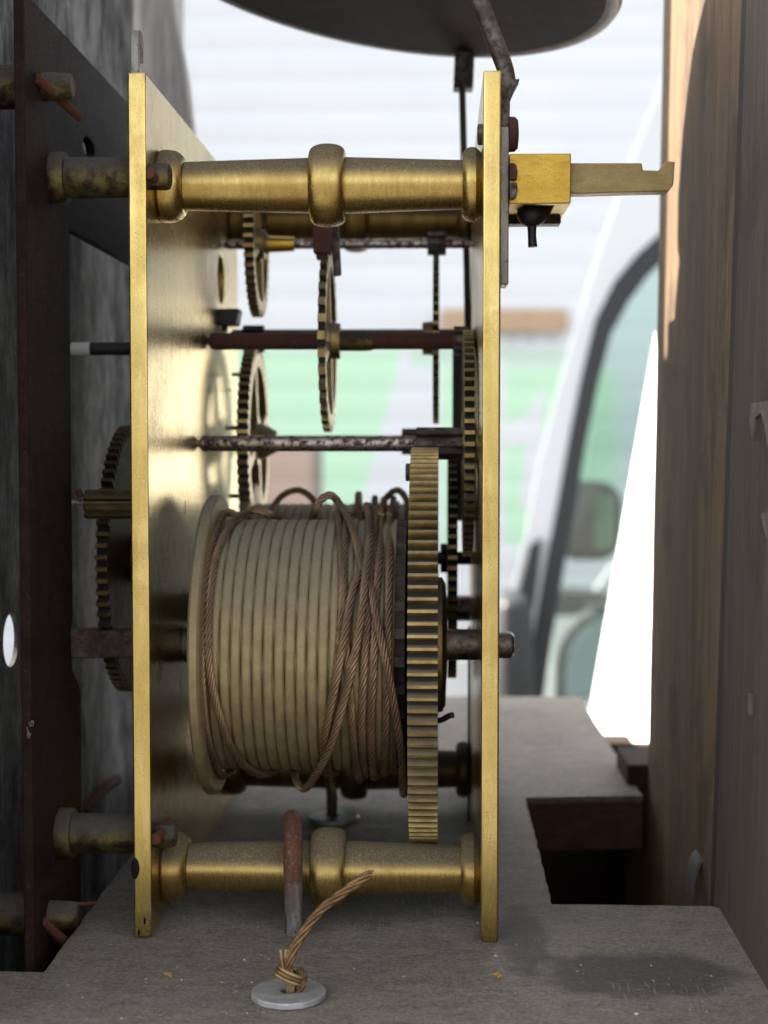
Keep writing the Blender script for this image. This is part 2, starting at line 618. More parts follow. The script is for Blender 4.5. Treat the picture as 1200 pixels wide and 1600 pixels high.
def crossings(cy, cz, r0, r1, n, w, ph=0, seg=10):
    """n openings between hub r0 and rim r1, with straight spokes w wide between them"""
    hs_ = []
    for i in range(n):
        a0, a1 = 2 * PI * i / n + ph, 2 * PI * (i + 1) / n + ph
        lo0, hi0 = a0 + w / 2 / r1, a1 - w / 2 / r1
        lo1, hi1 = a0 + w / 2 / r0, a1 - w / 2 / r0
        h = [(cy + r1 * math.cos(lo0 + (hi0 - lo0) * k / seg), cz + r1 * math.sin(lo0 + (hi0 - lo0) * k / seg)) for k in range(seg + 1)]
        h += [(cy + r0 * math.cos(hi1 + (lo1 - hi1) * k / 5), cz + r0 * math.sin(hi1 + (lo1 - hi1) * k / 5)) for k in range(6)]
        hs_.append(h)
    return hs_


def wheel(cy, cz, rt, depth, N, x0, x1, spokes=4, rim=2.6, hub=5, sw=2.4, ph=.3, **k):
    hl = crossings(cy, cz, hub, rt - depth - rim, spokes, sw, ph) if spokes else []
    return MB().prism(gear_outline(cy, cz, rt, rt - depth, N, **k), hl, x0, x1)


M_gap_shade = plain('gap_shade', (.016, .012, .009), .8)  # near-black colour painting the shade between teeth and in the plank seam


def shade_roots(o, cy, cz, rr, tol=.12):  # gives the tooth root faces the painted shade colour
    o.data.materials.append(M_gap_shade)
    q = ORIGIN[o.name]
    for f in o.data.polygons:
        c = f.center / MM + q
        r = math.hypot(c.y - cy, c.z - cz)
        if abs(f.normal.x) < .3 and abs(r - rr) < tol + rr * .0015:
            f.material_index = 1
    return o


def arbor_profile(x0, x1, r, piv=.9):
    return [(x0 - 1.2, piv), (x0, piv), (x0 + .1, r * .72), (x0 + .9, r), (x1 - .9, r), (x1 - .1, r * .72), (x1, piv), (x1 + 1.2, piv)]


# ------------------------------------------------------------------ the two brass plates
hole_c = at(349, 436, 103)
rp = random.Random(5)


def plate_outline(zb, zt):
    o = [(PD, zb), (PD, zt), (.35, zt)]
    n = 64
    for k in range(1, n):
        z = zt + (zb - zt) * k / n
        o.append((rp.uniform(-.035, .045) + (rp.uniform(.08, .2) if rp.random() < .07 else 0), z + rp.uniform(-.6, .6)))
    return o + [(.25, zb)]


fp = T('clock_plate', 'tall brass clock plate on the left, its broad polished inner face showing', 'clock plate', ((XF0 + XF1) / 2, 60, ZB), 'brass plates of the clock movement')
P('plate_body', MB().prism(plate_outline(ZB + .3, ZT1), [circle(hole_c.y, hole_c.z, 6.4, 32)], XF0, XF1), M_plate, fp, .35)
c = at(211, 1357, 0)
m = MB().ball((XF0 + .35, -.02, c.z), .85, .28, 2.1, 14, 10)
P('tar_spot', m.jitter(.07), M_spot, fp)
m = MB()
for px, py, sy in ((226, 1439, .8), (217, 1457, .6)):
    c = at(px, py, 0)
    m.ball((c.x, .02, c.z), .22, .1, sy)
P('dent', m, M_spot, fp)
c = at(284, 795, 40)
P('scratch', MB().ball((XF1, 44, c.z), .08, .35, 1.7, 10, 8), M_spot, fp)

bp = T('clock_plate', 'narrow looking brass clock plate on the right, seen edge on', 'clock plate', ((XK0 + XK1) / 2, 60, ZB), 'brass plates of the clock movement')
P('plate_body', MB().prism(plate_outline(ZB + .1, ZT2), [], XK0, XK1), M_plate, bp, .35)

# a small steel hook standing on the front plate's top edge
hk0 = at(212, 112, 3)
m = MB()
o_ = [(1.5, ZT1 - .1), (1.5, ZT1 + 6)] + [(4.2 - 2.7 * math.cos(t * PI / 10), ZT1 + 6 + 3 * math.sin(t * PI / 10)) for t in range(1, 11)] + [(6.9, ZT1 + 3.2), (5.3, ZT1 + 3.0), (5.2, ZT1 + 5.6), (4.2, ZT1 + 6.6), (3.1, ZT1 + 5.8), (3.1, ZT1 - .1)]
x0 = at(205, 80, 2).x
m.prism(o_, [], x0, x0 + 1.55)
S('plate_hook', m, M_fork, 'small worn steel hook standing on the top edge of the left brass plate', 'hook', .18)

# ------------------------------------------------------------------ pillars
XM = at(512, 290, 16).x - XF1
LEN = XK0 - XF1


def pillar_parts(root):
    g = .12
    P('shaft', MB().lathe([(5.0, 4.2), (5.2, 4.95), (XM - 4, 5.6), (XM - 3.4, 5.6), (XM + 3.4, 5.6), (XM + 4, 5.7), (LEN - 3.8, 4.95), (LEN - 3.6, 4.2)], 0, 0, 64), M_pillar, root)
    ring = [(XM - 3.65 - .02, 5.0)] + [(XM + 3.65 * math.sin(t) * (1 if abs(math.sin(t)) < .999 else 1), 5.9 + 2.55 * math.cos(t) ** .55) for t in [(-PI / 2 + PI * k / 18) for k in range(1, 18)]] + [(XM + 3.67, 5.0)]
    P('ring', MB().lathe(ring, 0, 0, 64), M_pillar, root)
    fl = [(0.05, 5.5), (.05, 7.0), (.5, 7.35), (1.6, 7.4), (3.2, 7.2), (4.3, 6.6), (4.9, 5.9), (5.1, 5.2), (5.1, 4)]
    P('flange', MB().lathe(fl, 0, 0, 64), M_pillar, root)
    fr = [(LEN - 3.9, 4), (LEN - 3.85, 6.4), (LEN - 3.3, 7.1), (LEN - 2.3, 7.55), (LEN - 1.2, 7.5), (LEN - .5, 6.9), (LEN - .05, 6.5), (LEN - .05, 4)]
    P('flange', MB().lathe(fr, 0, 0, 64), M_pillar, root)


zt, zb_ = at(512, 290, 16).z, at(512, 1356, 16).z
ORIGIN['_'] = Vector((0, 0, 0))
pil = T('pillar', None, None, (0, 0, 0), 'turned brass pillars joining the plates')
pillar_parts(pil)
PILLARS = [
    (16, zt, 'upper front turned brass pillar with dusty top and central ring'),
    (16, zb_, 'lower front turned brass pillar behind the red rusty bolt'),
    (124, at(600, 346, 124).z, 'upper back brass pillar, blurred behind the upper front pillar'),
    (112, at(600, 1201, 112).z, 'lower back brass pillar in the gloom behind the great wheel')]
for i, (y, z, lab) in enumerate(PILLARS):
    o = pil if i == 0 else copy_tree(pil)
    o.location = Vector((XF1, y, z)) * MM
    o['label'] = lab
    o['category'] = 'pillar'
    if i:
        o.rotation_euler.x = 0.9 * i if i < 2 else 0
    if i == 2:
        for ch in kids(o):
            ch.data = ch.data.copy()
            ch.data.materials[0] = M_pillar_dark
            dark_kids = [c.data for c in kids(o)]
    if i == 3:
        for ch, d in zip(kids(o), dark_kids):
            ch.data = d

# ------------------------------------------------------------------ winding barrel (front)
BY = 42.0
BZ = at(500, 1006, BY).z
RD, RF, RG = 28.1, 33.6, 44.6
XL0, XL1 = at(291, 1000, BY - RF).x, at(310, 1000, BY - RF).x
XG0, XG1 = at(636, 1000, BY - RG).x, at(684, 1000, BY - RG).x
XR = at(616, 1000, BY - RD).x


def drum_mesh(cy, cz, x0, x1, rd, pitch=2.29, n=96):
    m = MB()
    nx = int((x1 - x0) / .16)
    vs, fs = [], []
    for i in range(nx + 1):
        x = x0 + (x1 - x0) * i / nx
        for k in range(n):
            a = 2 * PI * k / n
            u = (x - x0 + pitch * k / n) / pitch
            w = abs((u % 1.) - .5) * 2
            r = rd - .75 * w ** 4.5
            vs.append((x, cy + r * math.cos(a), cz + r * math.sin(a)))
    for i in range(nx):
        for k in range(n):
            k2 = (k + 1) % n
            if k2 == 0:
                # the thread steps on by one turn where the ring closes
                pass
            fs.append((i * n + k, (i + 1) * n + k, (i + 1) * n + k2, i * n + k2))
    return m.add(vs, fs)


def make_barrel(cy, cz, label, full=True):
    b = T('winding_barrel', label, 'winding barrel', (XL1, cy, cz), 'winding barrels')
    P('drum', drum_mesh(cy, cz, XL1 - .2, XR, RD), M_groove, b, sharp=60)
    P('flange', MB().lathe([(XL0, 8), (XL0, RF - .5), (XL0 + .5, RF), (XL1 - .6, RF), (XL1 - .1, RF - .5), (XL1, RF - 1), (XL1 + .02, 8)], cy, cz, 96), M_drum, b)
    rw = MB().prism(gear_outline(cy, cz, RD - .1, RD - 1.5, 30, saw=.25), [], XR, XG0 - .9)
    P('ratchet_wheel', rw, metal('ratchet_steel', (.07, .06, .05), (.04, .034, .03), .5, dust=.6, film=.2, dustcol=(.06, .05, .042)) if full else M_dark_steel, b)
    if full:
        shade_roots(P('great_wheel', MB().prism(gear_outline(cy, cz, RG, RG - 2.0, 112, round_=True), [], XG0, XG1), M_great, b), cy, cz, RG - 2.08, .12)
        P('click_stud', MB().lathe([(XG0 - 1.2, 1.6), (XG0 - 1.1, 2.0), (XG0 + .3, 2.0)], at(640, 738, 36).y, at(640, 738, 36).z, 14), M_dark_steel, b)
        P('retaining_dish', MB().lathe([(XG1 - .2, 6), (XG1 - .2, 15.1), (XG1 + .9, 15.1), (XG1 + 1.7, 13.6), (XG1 + 2.0, 5), (XG1 + 2.0, 4)], cy, cz, 72), M_gear, b)
        a = at(690, 1128, 20)
        P('click_spring_end', MB().tube(spline([(XG1 - .4, 22, a.z - .2), (XG1 + .9, 21, a.z + .3), (XG1 + 2.4, 20, a.z + 1.3), (XG1 + 3.4, 20, a.z + 1.5)], .4), .62), M_black, b)
        P('arbor', MB().lathe([(XF0 - 2.6, 3.9), (XF1 + .1, 3.9), (XF1 + .15, 4.4), (XL0, 4.6), (XL0 + 3, 4.6), (XL0 + 3.1, 3.5), (XK0 - .02, 3.5), (XK0, 3.05), (XK1 + 3.7, 3.05), (XK1 + 4.4, 2.8), (XK1 + 4.9, 2.1), (XK1 + 5.0, .8)], cy, cz, 32), M_shaft, b)
        q = 3.15
        xs = at(102, 1000, BY).x
        sq = MB().box(xs, XF0 - 2.55, cy - q, cy + q, cz - q, cz + q)
        P('winding_square', sq, M_square, b, .55)
    else:
        P('arbor', MB().lathe([(XF1 + .1, 4.2), (XR, 4.2), (XR + .1, 3.5), (XK0 - .1, 3.5)], cy, cz, 24), M_shaft, b)
    return b


make_barrel(BY, BZ, 'front grooved brass winding barrel with wide toothed great wheel on its right')
RY = 111.0
make_barrel(RY, BZ + .6, 'rear winding barrel, only its top seen blurred above the front barrel', False)

# ------------------------------------------------------------------ wire cables on the barrels
RR = .93


def on_drum(px, py, lift, cy, cz):
    R = RD + RR - .3 + lift
    d = ray(px, py)
    ay, az = CAM.y - cy, CAM.z - cz
    A = d.y ** 2 + d.z ** 2
    B = 2 * (ay * d.y + az * d.z)
    Cc = ay * ay + az * az - R * R
    D = B * B - 4 * A * Cc
    t = (-B - math.sqrt(D)) / 2 / A if D > 0 else -B / 2 / A
    return CAM + d * t


def cable_path(runs, cy, cz, step=.55):
    pts = []
    prev = None
    for run in runs:
        cur = [on_drum(px, py, lf, cy, cz) if lf is not None else Vector((at(px, 810, cy).x, cy - (RD + RR - .3) * math.cos(math.radians(py)), cz + (RD + RR - .3) * math.sin(math.radians(py)))) for px, py, lf in run]
        if prev is not None:
            a, b = prev, cur[0]
            fa = math.atan2(a.z - cz, -(a.y - cy))
            fb = math.atan2(b.z - cz, -(b.y - cy)) - 2 * PI
            if fb > fa:
                fb -= 2 * PI
            for k in range(1, 8):
                u = k / 8
                f = fa + (fb - fa) * u
                R = RD + RR - .3
                pts.append(Vector((a.x + (b.x - a.x) * u, cy - R * math.cos(f), cz + R * math.sin(f))))
        pts += cur
        prev = cur[-1]
    return spline(pts, step)


RUNS = [
    [(388, 112, None), (372, 95, None), (358, 801, .1), (347, 807, .1), (338, 828, .1), (325, 868, .1), (317.5, 930, .1), (314.5, 1010, .1), (316, 1080, .1), (322, 1142, .1), (333, 1183, .1), (348, 1212, .1)],
    [(452, 118, None), (436, 104, None), (424, 804, .2), (403, 797, .5), (389, 799, .4), (369, 811, .3), (351, 836, .2), (337, 872, .1), (328, 930, .1), (325, 1010, .1), (332, 1075, .1), (349, 1138, .1), (367, 1178, .1), (387, 1200, .1), (412, 1211, .2), (436, -96, None), (450, -115, None)],
    [(545, 806, 0), (540, 830, 0), (537, 900, 0), (540, 1000, 0), (548, 1098, 0), (551, 1146, .1), (556, 1193, .2), (563, 1218, .3)],
    [(527, 803, .1), (530, 815, .2), (533, 861, .1), (535, 916, 0), (533, 963, -.1), (529, 1020, -.1), (521, 1080, -.1), (512, 1140, -.1), (512, 1200, 0)],
    [(581, 803, 0), (577, 836, .0), (563, 893, .5), (552, 918, .9), (543, 963, 1.1), (535, 1010, 1.2), (525, 1065, 1.1), (513, 1122, .9), (506, 1163, .3), (506, 1205, 0)],
    [(571, 800, .6), (575, 790, 1.1), (577.5, 838, 1.7), (571, 900, 2.1), (565, 955, 2.1), (557, 1008, 1.8), (547, 1057, 1.7), (530, 1122, 1.9), (515, 1170, 2.2), (497, 1204, 2.6), (478, 1231, 3.4), (464, 1222, 2), (455, -98, None), (450, -118, None)],
    [(478, 125, None), (484, 105, None), (492, 797, .9), (503, 780, 2), (517, 774, 3), (531, 788, 2.6), (545, 811, 1.7), (557, 847, 1.1), (565, 885, .9), (577, 908, .8), (586, 955, 1.3), (599, 1015, 1.9), (611, 1073, 1.9), (619, 1122, 1.9), (626, 1170, 1.6), (629, 1211, 1.4), (630.5, 1240, 1.6)],
    [(586, 806, .2), (588, 797, .5), (584, 850, 0), (577, 930, 0), (570.5, 1008, 0), (568, 1057, 0), (566, 1114, 0), (566, 1163, 0), (570, 1207, .2)],
    [(595, 806, .4), (597, 799, .7), (593, 869, .2), (588, 930, .1), (585, 1008, .1), (583, 1065, .1), (580, 1130, .1), (582, 1187, .2), (585, 1214, .2)],
    [(609, 807, .1), (609.5, 804, .2), (609, 869, .1), (607, 948, .1), (606, 1016, .0), (604, 1080, 0), (603, 1146, 0), (601, 1195, .1), (602, 1208, 0)],
]
S('wire_cable', MB().rope(cable_path(RUNS, BY, BZ), RR), M_rope, 'rusty twisted wire cable wound and crossing over the front brass barrel', 'cable', sharp=80, weld=False, group='wire cables on the barrels')
RUNS2 = [
    [(421, 806, 0), (428, 790, .5), (445, 772, 2.5), (467, 766, 3.5), (486, 777, 2), (497, 796, 0), (500, 830, 0)],
    [(558, 800, .3), (560, 772, 2.4), (562, 783, 1), (562, 820, .2)],
    [(584, 800, .3), (586, 778, 1.5), (587, 800, .2), (587, 830, 0)],
    [(597, 800, .3), (600, 780, 1.2), (601, 800, .2), (601, 830, 0)],
    [(596, 792, 1), (606, 775, 3), (619, 766, 4.5), (630, 772, 3.5), (637, 790, 1), (640, 830, 0)],
    [(614, 800, .3), (615, 779, 1.5), (616, 800, .2), (616, 830, 0)],
]
S('wire_cable', MB().rope(cable_path(RUNS2, RY, BZ + .6, .9), RR), M_rope, 'dark loose cable loops blurred on the rear barrel', 'cable', sharp=80, weld=False, group='wire cables on the barrels')

# ------------------------------------------------------------------ the trains: arbors with wheels and pinions
GRP = 'arbors with toothed wheels between the plates'


def pinion(cy, cz, r, x0, x1, n=8):
    return MB().prism(gear_outline(cy, cz, r, r * .62, n, w=(.27, .2)), [], x0, x1)


# arbor C: long worn steel arbor above the barrel
CY, CZ = 62.0, at(520, 693, 62).z
t = T('wheel_arbor', 'speckled steel arbor just above the barrel, big toothed wheel close to right plate', 'arbor', (0, CY, CZ), GRP)
P('arbor', MB().lathe(arbor_profile(XF1 + .6, XK0 - .4, 1.88), CY, CZ, 24), M_steel, t)
xa, xb = at(726, 690, CY - 26).x, at(742, 690, CY - 26).x
shade_roots(P('wheel', wheel(CY, CZ, 26.7, 2.0, 66, xa, min(xb, XK0 - .4), 4), M_gear, t), CY, CZ, 26.7 - 2.0)
P('pinion', pinion(CY, CZ, 3.9, at(650, 690, CY - 3).x, xa - .1), M_dark_steel, t, .12)
P('collar', MB().lathe([(xb - .2, 2.2), (XK0 - .1, 2.0)], CY, CZ, 16), M_dark_steel, t)

# arbor B: rust red arbor with the notched wheel in the middle
B_Y, B_Z = 78.0, at(520, 533, 78).z
t = T('wheel_arbor', 'rust red arbor carrying a notched wheel with brass hub at mid height', 'arbor', (0, B_Y, B_Z), GRP)
P('arbor', MB().lathe(arbor_profile(XF1 + .6, XK0 - .4, 2.1), B_Y, B_Z, 24), M_rust, t)
xa, xb = at(496, 533, B_Y - 22).x, at(507.5, 533, B_Y - 22).x
shade_roots(P('wheel', wheel(B_Y, B_Z, 22.5, 1.7, 34, xa, xb, 4, rim=2.6, hub=5.2, w=(.27, .23), saw=-.06), M_gear, t), B_Y, B_Z, 22.5 - 1.7)
xh = at(530, 533, B_Y - 4).x
P('hub', MB().lathe([(xb - .05, 3), (xb - .05, 4.5), (xh, 4.4), (xh + .05, 2.2)], B_Y, B_Z, 32), M_gear, t)
xc = at(582, 533, B_Y).x
P('collet', MB().lathe([(xh, 2.45), (xh + 6, 2.5), (xc, 2.3), (xc + .05, 2)], B_Y, B_Z, 28), M_stub, t)
P('pinion', pinion(B_Y, B_Z, 3.6, at(709, 533, B_Y).x, XK0 - 1.2), M_dark_steel, t, .12)

# arbor A: thin arbor under the upper pillar
AY, AZ = 106.0, at(600, 381, 106).z
t = T('wheel_arbor', 'thin dark arbor under the upper pillars with a small spoked wheel at its left end', 'arbor', (0, AY, AZ), GRP)
P('arbor', MB().lathe(arbor_profile(XF1 + .6, XK0 - .3, 1.3, .7), AY, AZ, 20), M_steel, t)
xa, xb = at(380, 381, AY - 19).x, at(395, 381, AY - 19).x
shade_roots(P('wheel', wheel(AY, AZ, 19.2, 1.7, 48, xa, xb, 4, rim=2.3, hub=4.5, sw=2), M_gear, t), AY, AZ, 19.2 - 1.7)
xh = at(420, 381, AY).x
P('hub', MB().lathe([(xb, 4.0), (xb + 1, 4.0), (xb + 1.2, 2.8), (xh, 2.6)], AY, AZ, 24), M_gear, t)
P('collet', MB().lathe([(xh - .5, 2.2), (at(460, 381, AY).x, 1.9), (at(460, 381, AY).x + .1, 1.3)], AY, AZ, 24), M_cock, t)
P('pinion', pinion(AY, AZ, 3.1, at(668, 381, AY).x, at(697, 381, AY).x), M_dark_steel, t, .1)

# arbor D: dark arbor right behind arbor B
DY, DZ = 116.0, at(600, 529, 116).z
t = T('wheel_arbor', 'dark arbor hidden behind the rust red one, its wheel seen exactly edge on', 'arbor', (0, DY, DZ), GRP)
P('arbor', MB().lathe(arbor_profile(XF1 + .6, XK0 - .3, 2.55), DY, DZ, 20), M_dark_steel, t)
xa, xb = at(676, 527, DY - 23).x, at(686, 527, DY - 23).x
shade_roots(P('wheel', wheel(DY, DZ, 23.1, 1.8, 56, xa, xb, 4), M_gear, t), DY, DZ, 23.1 - 1.8)
P('hub', MB().lathe([(at(660, 527, DY).x, 4.4), (xa, 4.6)], DY, DZ, 24), M_gear, t)
P('pinion', pinion(DY, DZ, 3.7, at(380, 515, DY).x, at(413, 515, DY).x), M_black, t, .1)

# arbor E: pin wheel at the left, behind arbor C
EY, EZ = 115.0, at(600, 690, 115).z
t = T('wheel_arbor', 'arbor with a large spoked pin wheel standing close to the left plate', 'arbor', (0, EY, EZ), GRP)
P('arbor', MB().lathe(arbor_profile(XF1 + .6, XK0 - .3, 1.7), EY, EZ, 20), M_dark_steel, t)
xa, xb = at(369, 690, EY - 25).x, at(387, 690, EY - 25).x
shade_roots(P('wheel', wheel(EY, EZ, 25.6, 1.9, 60, xa, xb, 4, rim=3.4, hub=6.5, sw=3.2), M_gear, t), EY, EZ, 25.6 - 1.9)
P('hub', MB().lathe([(xb, 5), (xb + 1.4, 4.8), (xb + 5, 2.8)], EY, EZ, 24), M_gear, t)
for a in (-71, -11, 49, 109, 169, 229):
    py_, pz_ = EY - 19 * math.cos(math.radians(a)), EZ - 19 * math.sin(math.radians(a))
    P('pin', MB().lathe([(xa - 3.6, .55), (xa + .1, .65)], py_, pz_, 10), M_steel, t)
P('pinion', pinion(EY, EZ, 3.6, at(628, 690, EY).x, at(676, 690, EY).x), M_dark_steel, t, .1)

# arbor W: dark wheel between the great wheel and the back plate
WY, WZ = 96.0, at(707, 872, 96).z
t = T('wheel_arbor', 'short black arbor with a dark toothed wheel right of the great wheel', 'arbor', (0, WY, WZ), GRP)
xa, xb = at(700, 872, WY - 30).x, at(715, 872, WY - 30).x
shade_roots(P('wheel', wheel(WY, WZ, 31.0, 2.0, 76, xa, xb, 4, rim=3.5, hub=8, sw=4), M_gear, t), WY, WZ, 31.0 - 2.0)
P('arbor', MB().lathe([(xa - 4, 1.7), (XK0 - .1, 1.7)], WY, WZ, 16), M_black, t)
P('pinion', pinion(WY, WZ, 3.8, at(688, 872, WY).x, xa - .05), M_black, t, .1)

# ------------------------------------------------------------------ motion work on the dial side
HY, HZ = 68.0, at(160, 872, 68).z
xa, xb = at(148, 872, HY - 32).x, at(167, 872, HY - 32).x
t = T('hour_wheel', 'dark toothed wheel standing left of the left brass plate', 'gear wheel', (xa, HY, HZ))
shade_roots(P('wheel', wheel(HY, HZ, 32.2, 2.1, 76, xa, xb, 0), M_gear_dark, t), HY, HZ, 32.2 - 2.1)
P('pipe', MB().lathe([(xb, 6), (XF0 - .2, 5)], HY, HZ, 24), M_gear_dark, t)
MYY = 31.0
mc = at(166, 788, MYY)
xs = at(134, 788, MYY).x
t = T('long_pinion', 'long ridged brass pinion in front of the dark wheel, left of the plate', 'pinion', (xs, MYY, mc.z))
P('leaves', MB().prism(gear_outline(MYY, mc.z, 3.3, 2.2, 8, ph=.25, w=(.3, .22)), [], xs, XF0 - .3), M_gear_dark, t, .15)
P('pivot', MB().lathe([(xs - 3.2, .6), (xs - .4, .75), (xs + .1, 1.3)], MYY, mc.z + .4, 12), M_steel, t)
a = at(125, 776, MYY)
P('cross_pin', MB().lathe([(-.9, .75), (.9, .75)], 0, 0, 10, Matrix.Translation((xs - 1.3, MYY, a.z + .6)) @ Matrix.Rotation(1.2, 4, 'Y')), M_pin, t)
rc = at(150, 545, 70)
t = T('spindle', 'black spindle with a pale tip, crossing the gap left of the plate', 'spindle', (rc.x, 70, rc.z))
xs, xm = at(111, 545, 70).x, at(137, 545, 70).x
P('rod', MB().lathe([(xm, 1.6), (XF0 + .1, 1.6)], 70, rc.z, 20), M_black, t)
P('tip', MB().lathe([(xs, 1.2), (xs + .4, 1.55), (xm + .6, 1.62), (xm + 1.2, 1.5)], 70, rc.z, 20), plain('painted_tip_glint', (.8, .78, .72), .5), t)  # pale tip paints a light reflection on the steel

# ------------------------------------------------------------------ false plate with its feet
XP1 = at(46, 800, -12).x
XP0 = XP1 - 2.1
zt_, zl_ = 84.0, 44.0
ys = -12.0
o_ = [(ys, ZB - 12), (26, ZB - 12), (28, ZB + 14), (28.5, at(117, 1080, 28).z), (26, at(112, 1066, 25).z), (21, at(104, 1045, 21).z), (20, at(102, 990, 20).z), (22, at(107, 965, 22).z), (22, zl_),
      (116, zl_), (116, ZB - 12), (150, ZB - 12), (150, zt_), (ys, zt_)]
t = T('false_plate', 'dark reddish iron frame standing upright left of the brass plate', 'iron frame', (XP0, 60, ZB - 12))
sl = at(138, 231, 41)
P('frame', MB().prism(o_, [circle(41, sl.z, 2.1, 20, 5.5)], XP0, XP1), M_iron, t, .45)
FEET = [(8, at(140, 278, 8).z), (8, at(140, 1302, 8).z), (124, at(140, 278, 8).z), (124, at(140, 1302, 8).z)]
for fy, fz in FEET:
    fo = P('foot', MB().lathe([(XP1 + 2.0, 3.7), (XP1 + 2.1, 4.1), (XF0 - .05, 4.1)], fy, fz, 40), M_stub, t)
    P('collar', MB().lathe([(XP1 - .02, 5.0), (XP1 + .3, 5.2), (XP1 + 2.7, 5.2), (XP1 + 3.1, 4.95), (XP1 + 3.2, 4.4), (XP1 + 3.25, 3.5)], fy, fz, 40), M_stub, fo)
for fy, fz, hexa in ((6, FEET[0][1] - .2, 24), (7, FEET[1][1], 6)):
    P('foot_tenon', MB().lathe([(XF1 - .1, 2.6), (XF1 + 2.6, 2.7), (XF1 + 3.6, 2.5), (XF1 + 3.9, 1.8)], fy, fz, hexa), M_stub, t, .2 if hexa == 6 else 0)


def taper_pin(a, b, r0, r1, label, cat='pin', mat=None):
    pts = [Vector(a) + (Vector(b) - Vector(a)) * (k / 8) for k in range(9)]
    m = MB().tube([p + Vector((random.uniform(-.05, .05), random.uniform(-.05, .05), random.uniform(-.05, .05))) for p in pts], [r0 + (r1 - r0) * k / 8 for k in range(9)], 14)
    return S('taper_pin', m, mat or M_pin, label, cat, .15, group='rusty taper pins through the pillar ends')


a = at(232, 270, .6)
taper_pin(a, (a.x + 1.6, 11.5, a.z - 1.6), 1.2, .8, 'rusty taper pin through the brass stub at the upper left pillar')
a = at(242, 1312, 1)
taper_pin(a, (a.x + 1.4, 12, a.z + 1.0), 1.1, .8, 'rusty taper pin through the blackened stub at the lower left pillar')

# the dial's own feet, pinned on this side of the iron frame
d1, d2 = at(75, 136, 2), at(85, 1429, 0)
a, b = at(57, 121, -4), at(125, 184, 10)
taper_pin(a, b, 1.15, .85, 'long rusty taper pin pointing down from the stub near the photo\'s upper left corner')
a, b = at(66, 1438, -5), at(108, 1479, 4)
taper_pin(a, b, .95, 1.15, 'thick rusty pin slanting down from the lowest stub on the iron frame')
a, b = at(84, 1415, 1), at(151, 1411, 9)
taper_pin(a, b, .75, .3, 'thin rusty pin pointing right from the lowest stub on the iron frame')

XD = at(17, 1000, BY).x
dl = T('dial', 'weathered grey back of the clock dial at the left edge, with a bright winding hole', 'clock dial', (XD, 69, ZB), None)
arch = [(69 + 100 * math.cos(math.radians(k)), 125 + 100 * math.sin(math.radians(k))) for k in range(14, 167, 4)]
o_ = [(-52, -150), (188, -150), (186, -20), (189, 60), (187, 110), (190, 149)] + arch + [(-52, 149)]
P('dial_sheet', MB().prism(o_, [circle(BY, BZ + .5, 6.1, 32)], XD - 1.0, XD), M_dialback, dl)
for q, fy in ((d1, 2), (d2, 0)):
    P('dial_foot', MB().lathe([(XD, 4.4), (XP0 + .02, 4.2)], fy, q.z, 28).lathe([(XP1 - .02, 2.8), (XP1 + 4.2, 2.7), (XP1 + 5.4, 2.5), (XP1 + 5.8, 2.0)], fy, q.z, 24), M_stub, dl)

# ------------------------------------------------------------------ detent lever, block, hammer and small steel work
a, b = at(490, 353, 58), at(517, 396, 58)
t = T('detent_lever', 'rusty steel lever end hanging under the upper pillar ring above the notched wheel', 'lever', ((a.x + b.x) / 2, 60, b.z))
P('arm', MB().box(a.x, b.x, 56.5, 61, b.z, a.z + 6).box(a.x + .6, b.x - 1.0, 57.5, 60, b.z - 1.4, b.z + .2), M_rust, t, .3)
c0, c1, c2, c3 = at(514, 356, 66), at(528, 358, 66), at(534, 431, 66), at(522, 433, 66)
P('tail', MB().prism([(c0.x, c0.z + 6), (c1.x, c1.z + 6), (c2.x, c2.z), (c3.x, c3.z)], [], 64, 66, 'Y'), M_dark_steel, t, .25)
a, b = at(343, 485, 104), at(378, 510, 104)
t = T('spring_block', 'small black tapered block by the round hole in the left plate', 'block', (XF1, 104, b.z))
P('block', MB().prism([(XF1 + .05, b.z), (b.x - .8, b.z), (b.x, a.z), (XF1 + .05, a.z)], [], 98, 106, 'Y'), M_black, t, .3)
P('stud', MB().tube([(a.x + 1.6, 102, b.z - 1.4), (a.x + 1.6, 102, b.z + .3)], .9), M_black, t)

hy = 121.0
a, b = at(708, 94, hy), at(742, 141, hy)
t = T('bell_hammer', 'bell hammer with a thin dark rod hanging below the bell near the right plate', 'hammer', (at(728, 700, hy).x, hy, at(728, 700, hy).z))
P('head', MB().prism([(a.x + .6, a.z + 5), (b.x, a.z + 5), (b.x - .5, b.z), (a.x, b.z)], [], hy - 3, hy + 3, 'Y'), M_dark_steel, t, .4)
P('rod', MB().tube(spline([at(722, 130, hy - 4), at(725, 250, hy - 3), at(729, 400, hy - 2), at(731, 520, hy - 1)], 4), .95), M_black, t)
a, b = at(707, 552, hy), at(738, 700, hy)
P('tail', MB().box(a.x, b.x, hy - 2, hy + 2, b.z - 20, a.z + 4), M_black, t, .4)
a, b = at(731, 1050, 98), at(744, 1300, 98)
S('steel_strip', MB().box(a.x, min(b.x, XK0 - .3), 96.5, 99.5, ZB + .1, a.z + 12), M_black, 'thin black upright strip close to the right plate behind the great wheel', 'strip', .3)
a, b = at(132, 1270, 112), at(182, 1218, 135)
S('rusty_lever', MB().tube(spline([a, (a + b) / 2 + Vector((0, 0, 1)), b], 2), [1.9, 2.0, 1.6] + [1.5] * 40 if False else 1.6, 10), M_pin, 'thin rusty rod slanting in the dark below the winding square', 'rod')

